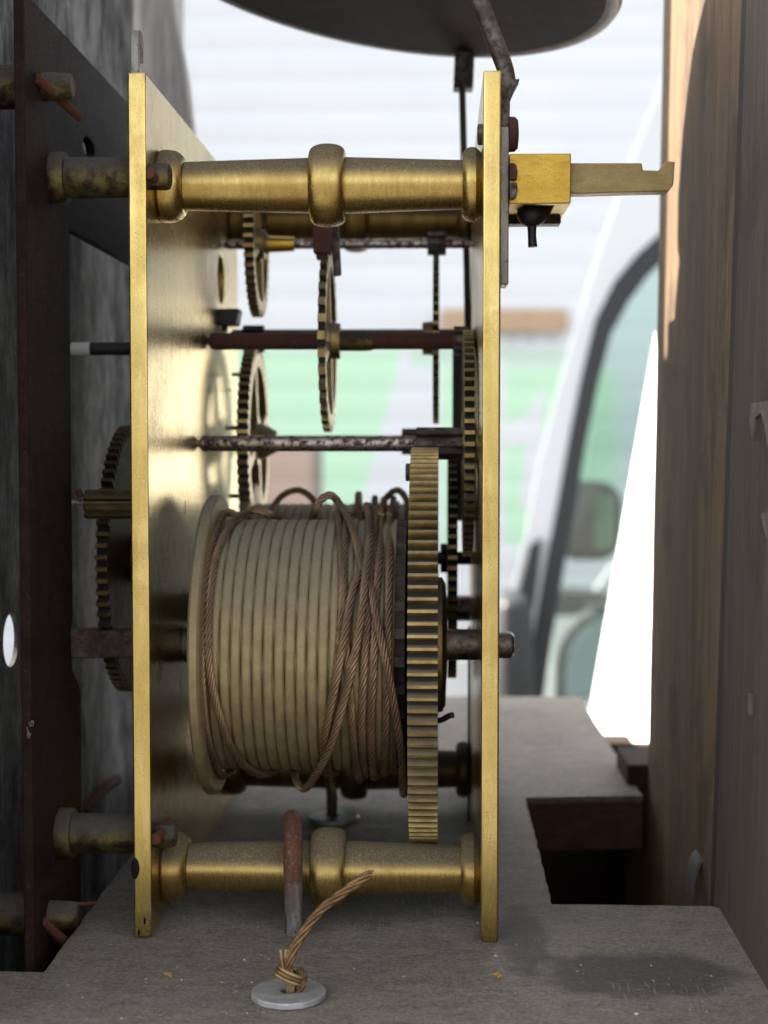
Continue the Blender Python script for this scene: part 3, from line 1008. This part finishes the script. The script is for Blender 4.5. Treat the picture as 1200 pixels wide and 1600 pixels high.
# ------------------------------------------------------------------ bell, its stand, suspension cock
bn = Vector((math.sin(.171), math.sin(.063), 1)).normalized()
bc = Vector((-15.36, 70, 110.7))
BM = Matrix.Translation(bc) @ bn.to_track_quat('X', 'Y').to_matrix().to_4x4()
prof_o = [(0, 58), (1.2, 58.6), (4, 58.2), (9, 56), (16, 52), (24, 45.5), (31, 36), (36, 24), (38.2, 12), (38.8, 4)]
prof_i = [(36.6, 4), (36, 12), (33.8, 23), (29, 34), (22.5, 43), (15, 49.3), (8, 53), (3, 54.6), (.3, 54.6)]
t = T('bell', 'dark bronze bell hanging over the movement, seen from below', 'bell', bc)
P('bell_shell', MB().lathe(prof_o + prof_i, 0, 0, 128, BM), M_bell, t, sharp=50)
P('lip', MB().lathe([(.28, 54.55), (-.02, 55), (-.25, 56.5), (0, 58.02), (1.25, 58.65), (3, 58.5), (3.0, 58.3), (.4, 57)], 0, 0, 128, BM), M_lip, t)
top = bc + bn * 37.4
P('nut', MB().lathe([(34.5, 4), (34.5, 5), (37.2, 5)], 0, 0, 6, BM), M_dark_steel, t)
fx = at(790, 140, 9)
t = T('bell_stand', 'brown steel bell stand screwed to the top of the right plate', 'bell stand', (XK1, 9, at(790, 447, 9).z))
pp = [Vector((XK1 + 1.7, 9, at(798, 138, 9).z)), at(790, 110, 9), at(768, 50, 9.5), at(745, -10, 11), at(722, -70, 16), Vector((-4, 40, 125)), Vector((-8, 62, 138)), top]
pl = spline(pp, 2)
P('stem', MB().tube(pl, [min(1.85, 1.62 + .03 * k) for k in range(len(pl))], 20), M_dark_steel, t)
z0, z1, z2 = at(790, 130, 8).z, at(790, 180, 8).z, at(790, 447, 8).z
xw = at(812, 130, 8).x
P('foot', MB().prism([(XK1 + .05, z0 + 2), (XK1 + 2.6, z0 + .4), (xw, z0 + .6), (xw - 1.0, z0 - 1.2), (XK1 + 2.0, z0 - 3.4), (XK1 + 1.9, z1 - 3), (XK1 + .05, z1 - 3)], [], 6.5, 11.5, 'Y'), M_dark_steel, t, .25)
P('strap', MB().box(XK1 + .04, XK1 + 1.75, 5, 13, z2, z1 - 2.8), M_fork, t, .3)
sc_ = at(804, 210, 8)
P('screw', MB().lathe([(XK1 + 1.7, 3.0), (XK1 + 1.75, 3.45), (XK1 + 3.0, 3.4), (XK1 + 3.6, 2.8), (XK1 + 3.75, 1.5)], 8, sc_.z, 28), M_rust, t)
P('screw_tip', MB().lathe([(XK0 - 1.0, 1.6), (XK0 - .8, 2.1), (XK0 + .1, 2.1)], 8, sc_.z, 16), M_dark_steel, t)

CYF, CYB = 5.0, 31.0
q0, q1 = at(802, 240, CYF), at(892, 318, CYF)
t = T('suspension_cock', 'brass block with notched arm reaching right from the right plate', 'suspension cock', (q0.x, 15, q1.z))
xk = XK1 + 1.8
hol = [(xk + 3.0, CYF + 2.2), (q1.x - 3.2, CYF + 2.2), (q1.x - 3.2, CYB - 4), (xk + 3.0, CYB - 4)]
P('block', MB().prism([(xk, CYF), (q1.x, CYF), (q1.x, CYB), (xk, CYB)], [hol], q1.z, q0.z, 'Z').box(xk + 2.8, q1.x - 3.0, CYF + 2.0, CYB - 3.8, q0.z - 1.7, q0.z - .06), M_cock, t, .25)
xe = at(1052, 280, 9).x
za0, za1 = at(895, 256, 8).z, at(895, 304, 8).z
zb0, zb1 = at(1045, 253, 8).z, at(1045, 300, 8).z
n0, n1, nz = at(1002, 253, 8).x, at(1031, 253, 8).x, at(1010, 267, 8).z
o_ = [(q1.x - .3, za1), (xe - 1.2, zb1), (xe - .3, zb1 + 1.2), (xe, zb0 - .1), (xe - 1.9, zb0), (xe - 2.5, zb0 - .9), (n1, nz + .1), (n1 - .5, nz - .1), (n0 + .2, nz), (n0, zb0 - .35), (q1.x - .3, za0)]
P('arm', MB().prism(o_, [], 7.0, 11.5, 'Y'), M_arm, t, .22)
s0, s1 = at(801, 256, 4.0), at(801, 310, 4.0)
zc = (s0.z + s1.z) / 2
for hh in (1, -1):
    m = MB().prism([(xk + .02, zc + hh * .28), (xk + 1.45, zc + hh * .28), (xk + 1.6, zc + hh * 1.6), (xk + 1.35, zc + hh * 3.1), (xk + .9, zc + hh * 3.5), (xk + .02, zc + hh * 3.5)], [], CYF - 1.4, CYF + 1.5, 'Y')
    P('screw_head', m, M_rust if hh > 0 else M_dark_steel, t, .35)
a = at(831, 345, 14)
P('hanging_stud', MB().ball((a.x, 14, q1.z - .8), 3.1, 3.1, 2.6).tube([(a.x, 14, q1.z - 2), (a.x + .05, 14, q1.z - 5), (a.x + .2, 14, at(831, 386, 14).z)], [1.0, .85, .95], 14), M_black, t)
P('lug', MB().box(xk + .3, q1.x - .6, 22, 27, q1.z - 1.6, q1.z - .02), M_stub, t, .3)

# ------------------------------------------------------------------ seatboard and what stands on it
def edge(pts, n=10, j=.22):
    out = []
    for i in range(len(pts)):
        a, b = Vector(pts[i]), Vector(pts[(i + 1) % len(pts)])
        L = (b - a).length
        k = max(1, min(n * 3, int(L / 3.2)))
        for q in range(k):
            p = a + (b - a) * q / k
            out.append((p.x + (random.uniform(-j, j) if q else 0), p.y + (random.uniform(-j, j) if q else 0)))
    return out


def bpt(px, py):
    """point of the board's top surface (x, y) seen at a photo pixel"""
    d = ray(px, py)
    t_ = (ZB - CAM.z) / d.z
    p = CAM + d * t_
    return (p.x, p.y)


cA, cB, cC, cD = bpt(69, 1519), bpt(862, 1413), bpt(1118, 1416), bpt(1200, 1512)
cE, cF, cG = bpt(821, 1246), bpt(1004, 1243), bpt(905, 1089)
o_ = [(-94, -60), (XD + 2, cA[1]), (cA[0], cA[1]), (cA[0], 150), (cA[0], cG[1]), (cG[0], cG[1]), cF, cE, cB, (cC[0] - 1, cC[1]), (cC[0] + .9, cC[1] - 1.6), (cD[0], cD[1]), (cD[0] + 1, -60)]
slot = [(XF1 + .6, 5), (XF1 + 5.2, 6), (XF1 + 5, 32), (XF1 + .6, 32)]
t = T('seatboard', 'dusty grey wooden board under the movement with an oil stain at right', 'board', (0, 60, ZB - 15))
P('board_top', MB().prism(edge(o_), [], ZB - 1.6, ZB, 'Z'), M_board, t, .5, sharp=50)
P('board_body', MB().prism([(p[0] * 1, p[1]) for p in edge([(x * .998, y + (.15 if y < 100 else -.15)) for x, y in o_], j=.12)], [], ZB - 15, ZB - 1.55, 'Z'), M_boardside, t, .3, sharp=50)

# rusty hook bolt over the lower pillar
h0 = at(458, 1434, 3.5)
ht = at(457, 1273, 14).z
yb0, yb1 = 4.8, 27.2
pts = [Vector((h0.x + .15, yb0, ZB - 2)), Vector((h0.x, yb0, ZB + 6)), Vector((h0.x - .1, yb0 + .2, ht - 11))]
for k in range(0, 11):
    f = PI * k / 10
    pts.append(Vector((h0.x - .15 - 1.2 * (1 - math.cos(f)), 16 - 11.1 * math.cos(f), ht - 10.0 + 8.2 * math.sin(f))))
pts += [Vector((h0.x - 2.6, yb1, ZB + 8)), Vector((h0.x - 2.6, yb1, ZB - 2))]
th = NT('hook_bolt_steel')
sx = th.n('ShaderNodeSeparateXYZ')
th.l(th.raw, sx.inputs[0])
low = th.rng(th.mul(sx.outputs[2], th.mul(th.noise(.5, (1, 1, 1), 4, .6, .2, .8), 4), 'SUBTRACT'), 3.5, 11.)
ru = th.mul(low, th.noise(1.1, (1, 1, 1), 6, .7, .24, .5))
rcol = th.mix(th.noise(2.5, (1, 1, 1), 4, .7), (.175, .060, .024), (.085, .029, .013))
pit = th.noise(1.6, (1, 1, .7), 3, .6, .62, .69)
hc = th.mix(ru, th.mix(th.noise(1, (1, 1, .3), 4), (.30, .275, .265), (.17, .145, .14)), rcol)
hc = th.mix(pit, hc, (.05, .022, .018))
th.bump(th.mul(pit, th.noise(3, (1, 1, 1), 4, .7), 'ADD'), .8, .12)
M_hook = th.out(hc, th.mixf(ru, .33, .62), th.mixf(ru, .9, .1))
S('hook_bolt', MB().tube(spline(pts, .8), 1.95, 24), M_hook, 'red rusted hook bolt looped over the lower front pillar down into the board', 'hook bolt', loc=(h0.x, 16, ZB))

# washers
def washer(px, py, y_, r, hole, label, tilt=0.):
    q = bpt(px, py)
    M = Matrix.Translation((q[0], q[1], ZB + .1)) @ Matrix.Rotation(-PI / 2, 4, 'Y')
    m = MB()
    n = 64
    vs, fs = [], []
    prof = [(0, hole), (0, r - .15), (.15, r), (.95, r), (1.1, r - .2), (1.1, hole + .15), (.95, hole)]
    for x, rr in prof:
        for k in range(n):
            f = 2 * PI * k / n
            vs.append(M @ Vector((x, rr * math.cos(f), rr * math.sin(f))))
    L = len(prof)
    for i in range(L):
        for k in range(n):
            fs.append((i * n + k, ((i + 1) % L) * n + k, ((i + 1) % L) * n + (k + 1) % n, i * n + (k + 1) % n))
    m.add(vs, fs)
    return S('washer', m, M_zinc, label, 'washer', group='large zinc washers on the board'), q


_, wq = washer(451, 1558, 0, 6.75, 1.45, 'bright zinc washer on the board at the front, cable knotted through it')
_, wr = washer(522, 1281, 0, 6.7, 1.45, 'dim zinc washer on the board behind the hook bolt')

# knotted cable end standing out of the front washer
wy = wq[1]
t = T('cable_end', 'frayed copper coloured cable end knotted above the washer', 'cable end', (wq[0], wy, ZB))
z_ = ZB
tip = at(578, 1366, wy + 3)
kn = at(452, 1502, wy - 1)
km = at(458, 1486, wy)
P('free_end', MB().rope(spline([at(449, 1522, wy), kn, at(466, 1470, wy + .2), at(500, 1424, wy + 1), at(540, 1392, wy + 2), tip], .3), .92, lay=15, lobes=5, deep=.4), M_rope_end, t, sharp=80, weld=False)
m = MB()
for dx, dz in ((-.25, .5), (.2, -.3), (.45, .55)):
    m.tube([tip + Vector((-.5, dz * .3, 0)), tip + Vector((.2 + dx, dz, .45 + .3 * dz))], .2, 8)
P('frayed_wire', m, M_rope_end, t)
for k, (x0_, x1_, x2_) in enumerate(((449, 440, 438), (453, 447, 446), (457, 452, 450))):
    m = MB().tube(spline([Vector((at(x0_ + 0, 1562, wy).x, wy + .4 * (k - 1), ZB - 2)), at(x0_, 1558, wy - .6), at(x0_ + 1, 1540, wy - .9), at(x1_ + 3, 1515, wy - 1.1), at(x1_, 1497, wy - 1.0), at(x2_ + 1, 1484, wy - .4)], .4), .30, 10)
    P('strand', m, M_strand, t)
for k in range(3):
    yy = k * 5.2
    pts = []
    for q in range(-2, 21):
        f = 2 * PI * q / 18 + .3
        cx_, cz_ = at(451 + k * 3, 1531 - yy, wy).x, at(451, 1528 - yy, wy).z
        pts.append(Vector((cx_ + 2.35 * math.cos(f), wy - .1 + 1.5 * math.sin(f), cz_ - .95 * math.cos(f))))
    P('strand', MB().tube(spline(pts, .3), .36, 10), M_strand if k != 1 else M_rope_end, t)
kb = at(470, 1540, wy)
P('knot_bend', MB().rope(spline([at(462, 1548, wy + .8), kb + Vector((0, -.6, 0)), at(474, 1527, wy - .3), at(466, 1514, wy + .4)], .25), .75, lay=8, deep=.34), M_rope_end, t, sharp=80, weld=False)
# dark cable dropping through the rear washer
q = Vector((wr[0] - .8, wr[1], ZB))
S('cable_drop', MB().rope(spline([q + Vector((0, 0, -2)), q + Vector((.2, 0, 6)), q + Vector((-.6, -2, 14)), q + Vector((-1, 2, 24))], .5), 1.5, lay=9), M_rope, 'dark rusty cable dropping into the rear washer below the barrel', 'cable', sharp=80, weld=False)

# crumbs and fluff on the board
rnd = random.Random(3)
m = MB()
for k in range(800):
    px, py = rnd.uniform(60, 1190), rnd.uniform(1290, 1600)
    x, y = bpt(px, py)
    if y < -46 or (x < cA[0] + 1 and y > cA[1] - 1) or (x > cB[0] - 1 and y > cB[1] - 1):
        continue
    r = rnd.choice((.09, .11, .13, .17, .21)) * (1.8 if rnd.random() < .05 else 1)
    vs = [(x + r * rnd.uniform(-1.6, 1.6), y + r * rnd.uniform(-1.6, 1.6), ZB - .05 + r * rnd.uniform(0, 1.3)) for _ in range(5)]
    m.add(vs, [(0, 1, 2), (0, 2, 3), (0, 3, 4), (1, 2, 3), (1, 3, 4), (0, 1, 4)])
S('dust_crumbs', m, M_crumb, 'pale dust and wood crumbs scattered over the grey board', 'crumbs', kind='stuff', weld=False)
for px, py, lab in ((776, 1524, 'tiny orange wood chip on the board under the right plate'), (262, 1523, 'tiny orange wood chip on the board under the left plate')):
    x, y = bpt(px, py)
    S('wood_chip', MB().ball((x, y, ZB + .2), .9, .45, .3, 8, 6).ball((x + .6, y - .9, ZB + .15), .5, .5, .25, 8, 6).jitter(.14), plain('orange_chip', (.36, .18, .05), .8), lab, 'wood chip')
m = MB()
for px, py, yy in ((47, 1140, -12.3), (44, 1148, -12.4), (50, 1133, -12.2)):
    p0 = at(px, py, yy)
    pts = [p0 + Vector((rnd.uniform(-.6, .6), rnd.uniform(-.4, .1), rnd.uniform(-.9, .9))) for _ in range(7)]
    m.tube(spline(pts, .2), .045, 6)
S('fluff', m, M_fluff, 'tuft of pale cobweb caught on the edge of the iron frame', 'cobweb')

# ------------------------------------------------------------------ the wooden case
XB = at(1022, 800, 140).x
t = T('case_backboard', 'brown wooden backboard of two upright planks at the right', 'backboard', (XB, 20, -600), None)
ysm = at(1140, 600, 30)


def plank(x_near, y_near, x_far, y_far, lean, z0, z1, th, near_lean=0, far_lean=0):
    """an upright plank whose face runs from the near edge to the far edge"""
    m = MB()
    nz = 60
    vs, fs = [], []
    for i in range(nz + 1):
        z = z0 + (z1 - z0) * i / nz
        w = .25 * math.sin(i * 1.7) + .2 * math.sin(i * .61)
        for (x, y, e) in ((x_near, y_near, 0), (x_far, y_far, 1), (x_far + th, y_far, 1), (x_near + th, y_near, 0)):
            vs.append((x + lean * z, y + (w if e and y > 100 else 0) + (far_lean if e else near_lean) * z, z))
    for i in range(nz):
        for k in range(4):
            k2 = (k + 1) % 4
            fs.append((i * 4 + k, i * 4 + k2, (i + 1) * 4 + k2, (i + 1) * 4 + k))
    fs += [(0, 1, 2, 3), tuple(nz * 4 + k for k in (3, 2, 1, 0))]
    return m.add(vs, fs)


P('plank', plank(XB, 29.5, XB, 140, .012, -600, 165, 16, -.066), M_back, t, .4)
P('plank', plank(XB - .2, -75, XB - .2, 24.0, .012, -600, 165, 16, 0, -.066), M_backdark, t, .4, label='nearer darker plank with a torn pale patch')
m = MB()
rt = random.Random(11)
M_tear = plain('pale_wood_tear', (.15, .128, .104), .9, var=.5, scale=.3)
for poly in ([(1170, 630), (1200, 626), (1214, 640), (1206, 668), (1198, 700), (1193, 664), (1186, 646), (1178, 652), (1176, 690), (1170, 664)], [(1190, 800), (1206, 796), (1206, 850), (1197, 832)], [(1178, 1085), (1184, 1088), (1182, 1120), (1177, 1110)]):
    o_ = []
    for px, py in poly:
        ky = (XB - .2) * FPX / (px - 688) - 302
        o_.append((ky + rt.uniform(-.4, .4), at(px, py, ky).z + rt.uniform(-.3, .3)))
    zz = sum(p[1] for p in o_) / len(o_)
    P('torn_patch', MB().prism(o_, [], XB - .75 + .012 * zz, XB + .1 + .012 * zz), M_tear, t)
P('joint_shade', plank(XB - .12, 24.05, XB - .08, 29.45, .012, -600, 160, 3, -.066, -.066), M_gap_shade, t)  # dark strip painting the shade of the open seam

po = at(301, 250, 192)
pm = MB()
nz = 60
vs, fs = [], []
for i in range(nz + 1):
    z = -500 + 1000 * i / nz
    w = 1.2 * math.sin(i * 1.3) + .8 * math.sin(i * 2.9)
    top_cut = max(0, (z - 108)) * .17 if z < 150 else 7
    x1 = po.x + .5 * w - top_cut
    for x, y in ((-132, 192), (x1, 192), (x1 - 1.5, 210), (-132, 210)):
        vs.append((x, y, z))
for i in range(nz):
    for k in range(4):
        k2 = (k + 1) % 4
        fs.append((i * 4 + k, i * 4 + k2, (i + 1) * 4 + k2, (i + 1) * 4 + k))
fs += [(0, 1, 2, 3), tuple(nz * 4 + k for k in (3, 2, 1, 0))]
pm.add(vs, fs)
S('case_post', pm, M_post, 'pale weathered wooden post beyond the left plate, out of focus', 'wooden post', 1.0)

t = T('clock_case', 'dark inside of the wooden clock case below the board', 'clock case', (0, 100, -900))
P('front_panel', MB().box(-112, XD - 1.2, -70, 345, -900, -151), M_trunk, t, 1)
P('cheek', MB().box(XD - 1, XB + 13.8, 288, 306, -900, ZB - 17), M_trunk, t, 1)
P('cheek', MB().box(XD - 1, XB - .5, -78, -62, -900, ZB - 17), M_trunk, t, 1)
P('back_panel', MB().box(XB + .2 + 14, XB + 34, -150, 306, -900, ZB - 20), M_trunk, t, 1)
P('floor_panel', MB().box(XD, XB + 10, -62, 288, -700, -690), M_trunk, t, 1)
P('side_panel', MB().box(XB + 4, XB + 13.9, 140.5, 287.9, -900, ZB - 32), M_trunk, t, 1)
# side batten fixed along the backboard's foot, beyond the board
S('batten', MB().box(XB - 7, XB + 14.5, 141, 168, -500, at(980, 1168, 166).z), M_trunk, 'dark wooden batten beside the rear right corner of the board', 'batten', .8)
# pale curled sliver
c0 = at(1085, 1410, 40)
sl_ = []
for k in range(12):
    f = k / 11
    sl_.append(at(1078 + 62 * f ** 1.6, 1408 - 66 * math.sin(min(1, f * 1.25) * PI * .72), 44 + 6 * f))
vs, fs = [], []
for p in sl_:
    for dx, dy in ((0, 0), (.0, 9), (.7, 9), (.7, 0)):
        vs.append((p.x + dx, p.y + dy, p.z))
for i in range(11):
    for k in range(4):
        fs.append((i * 4 + k, i * 4 + (k + 1) % 4, (i + 1) * 4 + (k + 1) % 4, (i + 1) * 4 + k))
fs += [(0, 1, 2, 3), (47, 46, 45, 44)]
S('curled_sliver', MB().add(vs, fs), M_sliver, 'pale curled sliver sticking up between the board\'s right corner and the backboard', 'sliver')

S('sun_blocker', MB().box(-138, -108, 210.5, 350, -500, 500), M_post, 'unseen sun blocking upright added behind the pale weathered post', 'sun blocker', 1.0)  # unseen upright, added to keep sun off the board's rear
# ------------------------------------------------------------------ background: siding, van, panel, ground
YWALL = 5000.0


def wallpt(px, py):
    p = at(px, py, YWALL)
    return (p.x, p.z)


def siding_mat():
    t = NT('printed_siding')
    g = t.n('ShaderNodeNewGeometry')
    sc = t.n('ShaderNodeVectorMath', operation='SCALE')
    sc.inputs['Scale'].default_value = 1000
    t.l(g.outputs['Position'], sc.inputs[0])

    def inside(poly):
        pts = [wallpt(*p) for p in poly]
        cx = sum(p[0] for p in pts) / len(pts)
        cz = sum(p[1] for p in pts) / len(pts)
        k = None
        for i in range(len(pts)):
            a, b = pts[i], pts[(i + 1) % len(pts)]
            nx, nz = b[1] - a[1], a[0] - b[0]
            if nx * (cx - a[0]) + nz * (cz - a[1]) < 0:
                nx, nz = -nx, -nz
            d = t.n('ShaderNodeVectorMath', operation='DOT_PRODUCT')
            t.l(sc.outputs[0], d.inputs[0])
            d.inputs[1].default_value = (nx, 0, nz)
            s = t.mul(d.outputs['Value'], nx * a[0] + nz * a[1], 'GREATER_THAN')
            k = s if k is None else t.mul(k, s)
        return k
    white = t.mix(t.noise(.0015, (1, 1, 1), 4, .6), (.63, .65, .67), (.60, .62, .65))
    green = (.47, .70, .50)
    col = white
    for poly, c in (
            ([(250, 548), (628, 548), (588, 700), (250, 700)], green),
            ([(505, 690), (590, 690), (552, 830), (505, 830)], green),
            ([(640, 545), (900, 545), (900, 575), (640, 575)], (.50, .62, .54)),
            ([(690, 575), (960, 575), (960, 853), (690, 853)], green),
            ([(712, 560), (790, 560), (790, 870), (712, 870)], white),
            ([(795, 658), (850, 645), (840, 690), (785, 700)], white),
            ([(822, 650), (852, 600), (846, 780), (812, 800)], white),
            ([(780, 852), (960, 852), (960, 1100), (780, 1100)], white),
            ([(330, 700), (488, 700), (488, 900), (330, 900)], (.42, .30, .24)),
            ([(488, 700), (504, 700), (504, 900), (488, 900)], (.20, .17, .15)),
            ([(792, 524), (806, 524), (808, 534), (794, 534)], (.42, .45, .5)),
            ([(815, 526), (838, 526), (836, 535), (818, 535)], (.42, .45, .5)),
            ([(848, 526), (876, 526), (874, 534), (850, 534)], (.42, .45, .5))):
        col = t.mix(inside(poly), col, c)
    return t.out(col, .45)


M_siding = siding_mat()
x0w, x1w = -2600.0, 2200.0
t = T('ribbed_wall', 'white ribbed wall with large green printed shapes, far behind the clock', 'wall', (0, YWALL, -1000))
pitch = 106.0
zb0_ = -1000.0
nsl = 28
first = None
for i in range(nsl):
    if first is None:
        prof = [(0, 0), (-1.8, 1), (-2.2, 4), (-2, pitch - 40), (-1.2, pitch - 4), (0, pitch - .5)]
        m = MB()
        vs = [(x0w, YWALL + a, zb0_ + b) for a, b in prof] + [(x1w, YWALL + a, zb0_ + b) for a, b in prof]
        n = len(prof)
        fs = [(k, (k + 1) % n, n + (k + 1) % n, n + k) for k in range(n)] + [tuple(range(n)), tuple(range(2 * n - 1, n - 1, -1))]
        first = P('slat', m.add(vs, fs), M_siding, t)
    else:
        o = first.copy()
        COL.objects.link(o)
        o.parent = t
        o.location = (0, 0, pitch * i * MM)
P('backing', MB().box(x0w, x1w, YWALL + .5, YWALL + 90, zb0_, zb0_ + pitch * nsl), plain('grey_backing', (.45, .47, .5), .7), t)
a, b = at(690, 484, YWALL - 40), at(886, 518, YWALL - 40)
P('wooden_plank', MB().box(a.x, b.x, YWALL - 60, YWALL - 27, b.z, a.z), plain('tan_wood', (.44, .30, .19), .7), t, 4)

# white van
VY = 1600.0


def vpt(px, py, y=VY):
    p = at(px, py, y)
    return (p.x, p.z)


M_white = plain('white_paint', (.66, .675, .685), .22, var=.03, scale=.004)
M_rubber = plain('black_rubber', (.02, .021, .023), .5)
tg = NT('van_glass')
M_glass = tg.m
nt = tg.t
gl = nt.nodes.new('ShaderNodeBsdfGlossy')
gl.inputs['Roughness'].default_value = .02
tr = nt.nodes.new('ShaderNodeBsdfTransparent')
tr.inputs['Color'].default_value = (.86, .92, .90, 1)
fr = nt.nodes.new('ShaderNodeFresnel')
fr.inputs['IOR'].default_value = 1.5
mx = nt.nodes.new('ShaderNodeMixShader')
mx.inputs[0].default_value = .07
nt.links.new(tr.outputs[0], mx.inputs[1])
nt.links.new(gl.outputs[0], mx.inputs[2])
nt.links.new(mx.outputs[0], nt.nodes['Material Output'].inputs['Surface'])

seal_o = [(1062, 342), (1030, 366), (995, 398), (960, 440), (930, 500), (908, 590), (890, 680), (872, 780), (853, 880), (836, 980), (818, 1100)]
seal_i = [(1066, 384), (1040, 404), (1010, 434), (982, 472), (955, 522), (934, 602), (916, 690), (899, 790), (881, 890), (864, 990), (848, 1100)]
outer = [(1140, -60), (1075, 50), (1035, 130), (985, 250), (940, 380), (900, 510), (868, 620), (840, 730), (818, 850), (798, 940), (770, 1010), (640, 1060)]
XVR = 1900.0                                   # the van runs on to the right, out of sight
zsill = vpt(820, 1100)[1]
ZG = -1000.0                                   # ground level
v = T('van', 'white van behind the backboard, its side window framed by a black seal', 'van', (vpt(900, 900)[0], VY, ZG))
sil = [vpt(*p) for p in outer]
bot = [(sil[-1][0] - 220, sil[-1][1] - 330), (sil[-1][0] - 230, ZG + 330), (XVR, ZG + 330), (XVR, sil[0][1] + 25)]
hole = [vpt(*p) for p in seal_o]
hole = hole + [(vpt(1330, 1100)[0], hole[-1][1]), (vpt(1330, 342)[0], hole[0][1])]
VW = 1650.0
P('side_panel', MB().prism(sil + bot, [hole], VY, VY + 3, 'Y'), M_white, v, .4)
SK = 430.0
sk = lambda pts: [(x + SK, z) for x, z in pts]
P('side_panel', MB().prism(sk(sil + bot), [sk(hole)], VY + VW, VY + VW + 20, 'Y'), M_white, v, .5)
roof = MB()
n = len(sil)
vs = [(x, VY + 61, z) for x, z in sil[:1]] + [(XVR, VY + 61, sil[0][1] + 22)] + [(x, VY + VW - 1, z) for x, z in sil[:1]] + [(XVR, VY + VW - 1, sil[0][1] + 22)]
P('roof', roof.box(sil[0][0] + 15 + SK, XVR, VY + 61, VY + VW - 1, sil[0][1] - 18, sil[0][1] - 2), M_white, v, 4)
tr_ = [vpt(*p) for p in ((846, 838), (826, 850), (806, 930), (786, 1010), (780, 1110), (812, 1110), (826, 1000), (840, 900))]
P('corner_trim', MB().prism(tr_, [], VY - 14, VY - 1, 'Y'), M_rubber, v, 2)
tr_ = [vpt(*p) for p in ((822, 950), (814, 1108), (804, 1108), (808, 1000))]
P('trim_strip', MB().prism(tr_, [], VY - 20, VY - 14.5, 'Y'), plain('grey_trim', (.22, .23, .235), .4), v, 2)
ring_i = [vpt(*p) for p in seal_i]
so = [(x, z) for x, z in hole[:len(seal_o)]]
P('window_seal', MB().prism(so + list(reversed(ring_i)), [], VY - 4, VY + 30, 'Y'), M_rubber, v, 2)
P('side_window', MB().prism(hole, [], VY + 34, VY + 38, 'Y'), M_glass, v)
# windscreen between the two raked pillars
ws = [sil[k] for k in (1, 4, 8)]
m = MB()
vs = []
for x, z in ws:
    vs += [(x + 18, VY + 62, z), (x + 18 + SK, VY + VW - 2, z), (x + 24 + SK, VY + VW - 2, z), (x + 24, VY + 62, z)]
fs = []
for i in range(2):
    for k in range(4):
        fs.append((i * 4 + k, i * 4 + (k + 1) % 4, i * 4 + 4 + (k + 1) % 4, i * 4 + 4 + k))
P('windscreen', m.add(vs, fs), M_glass, v)
M_cab = plain('cab_grey', (.10, .11, .115), .6)
def framed(name, px0, py0, px1, py1, y, col, part):
    a, b = at(px0, py0, y), at(px1, py1, y)
    r = (a.z - b.z) * .3
    def rr(g):
        o = []
        for cx, cz, k in ((a.x + r, a.z - r, 90), (a.x + r, b.z + r, 180), (b.x - r, b.z + r, 270), (b.x - r, a.z - r, 0)):
            for q in range(6):
                f = math.radians(k + q * 18)
                o.append((cx + (r - g) * math.cos(f), cz + (r - g) * math.sin(f)))
        return o
    h = P(name, MB().prism(rr(0), [], y, y + 60, 'Y'), M_rubber, v, 6)
    P(part, MB().prism(rr(14), [], y - 6, y + 1, 'Y'), col, h)
    return h


hm = framed('inner_mirror', 866, 752, 972, 876, VY + 560, plain('brown_mirror_face', (.055, .043, .034), .6), 'face')
c0, c1 = at(930, 772, VY + 552), at(962, 858, VY + 552)
P('face', MB().box(c0.x, c1.x, VY + 551, VY + 553, c1.z, c0.z), plain('green_mirror_reflection', (.11, .16, .105), .6), hm)  # the mirror's green reflection, painted as a flat colour
framed('seat_back', 870, 948, 1010, 1260, VY + 420, plain('seat_cloth', (.20, .26, .265), .8), 'cushion')
P('dashboard', MB().box(sil[8][0] + 90, sil[8][0] + 480, VY + 80, VY + VW - 80, zsill - 300, zsill - 60), M_cab, v, 30)
a = at(808, 990, VY - 90)
P('wing_mirror', MB().box(a.x - 26, a.x + 16, VY - 150, VY - 20, a.z - 80, a.z + 48), M_rubber, v, 18, seg=3)
for xx in (sil[-1][0] + 330,):
    for yy in (VY + 40, VY + VW - 180):
        M = Matrix.Translation((xx, yy + 100, ZG + 330)) @ Matrix.Rotation(PI / 2, 4, 'Z')
        w_ = P('wheel', MB().lathe([(-90, 150), (-98, 280), (-70, 328), (70, 328), (98, 280), (90, 150)], 0, 0, 40, M), M_rubber, v)
        P('rim', MB().lathe([(-92, 40), (-84, 170), (84, 170), (92, 40)], 0, 0, 32, M), plain('wheel_grey', (.4, .4, .42), .4, .6), w_)

# bright white sheet between the van and the backboard
YS = 900.0
s_ = [at(1024, 555, YS), at(918, 1135, YS), at(905, 1290, YS), at(1065, 1290, YS), at(1075, 555, YS)]
tl = at(1024, 555, YS)
m = MB()
dy = 95.0
pl0 = [at(1026, 520, YS), at(924, 1105, YS - 10), at(870, 1400, YS - 20)]
vs = []
for p in pl0:
    vs += [(p.x, p.y, p.z), (p.x + 120, p.y - 205, p.z), (p.x + 128, p.y - 200, p.z), (p.x + 8, p.y + 5, p.z)]
fs = []
for i in range(2):
    for k in range(4):
        fs.append((i * 4 + k, i * 4 + (k + 1) % 4, i * 4 + 4 + (k + 1) % 4, i * 4 + 4 + k))
fs += [(0, 1, 2, 3), (11, 10, 9, 8)]
S('white_sheet', m.add(vs, fs), plain('white_sheet_paint', (.82, .83, .84), .5, var=.02), 'glaring white sheet leaning between the van window and the brown backboard', 'white sheet')

g = MB().box(-60000, 60000, -60000, 60000, -1010, ZG)
S('ground', g, wood('yard_gravel', (.15, .145, .135), (.11, .106, .10), (.08, .077, .074), (1, 1, 1), .004, .9, bump=.1), 'pale grey open yard ground', None, kind='structure', loc=(0, 0, ZG))
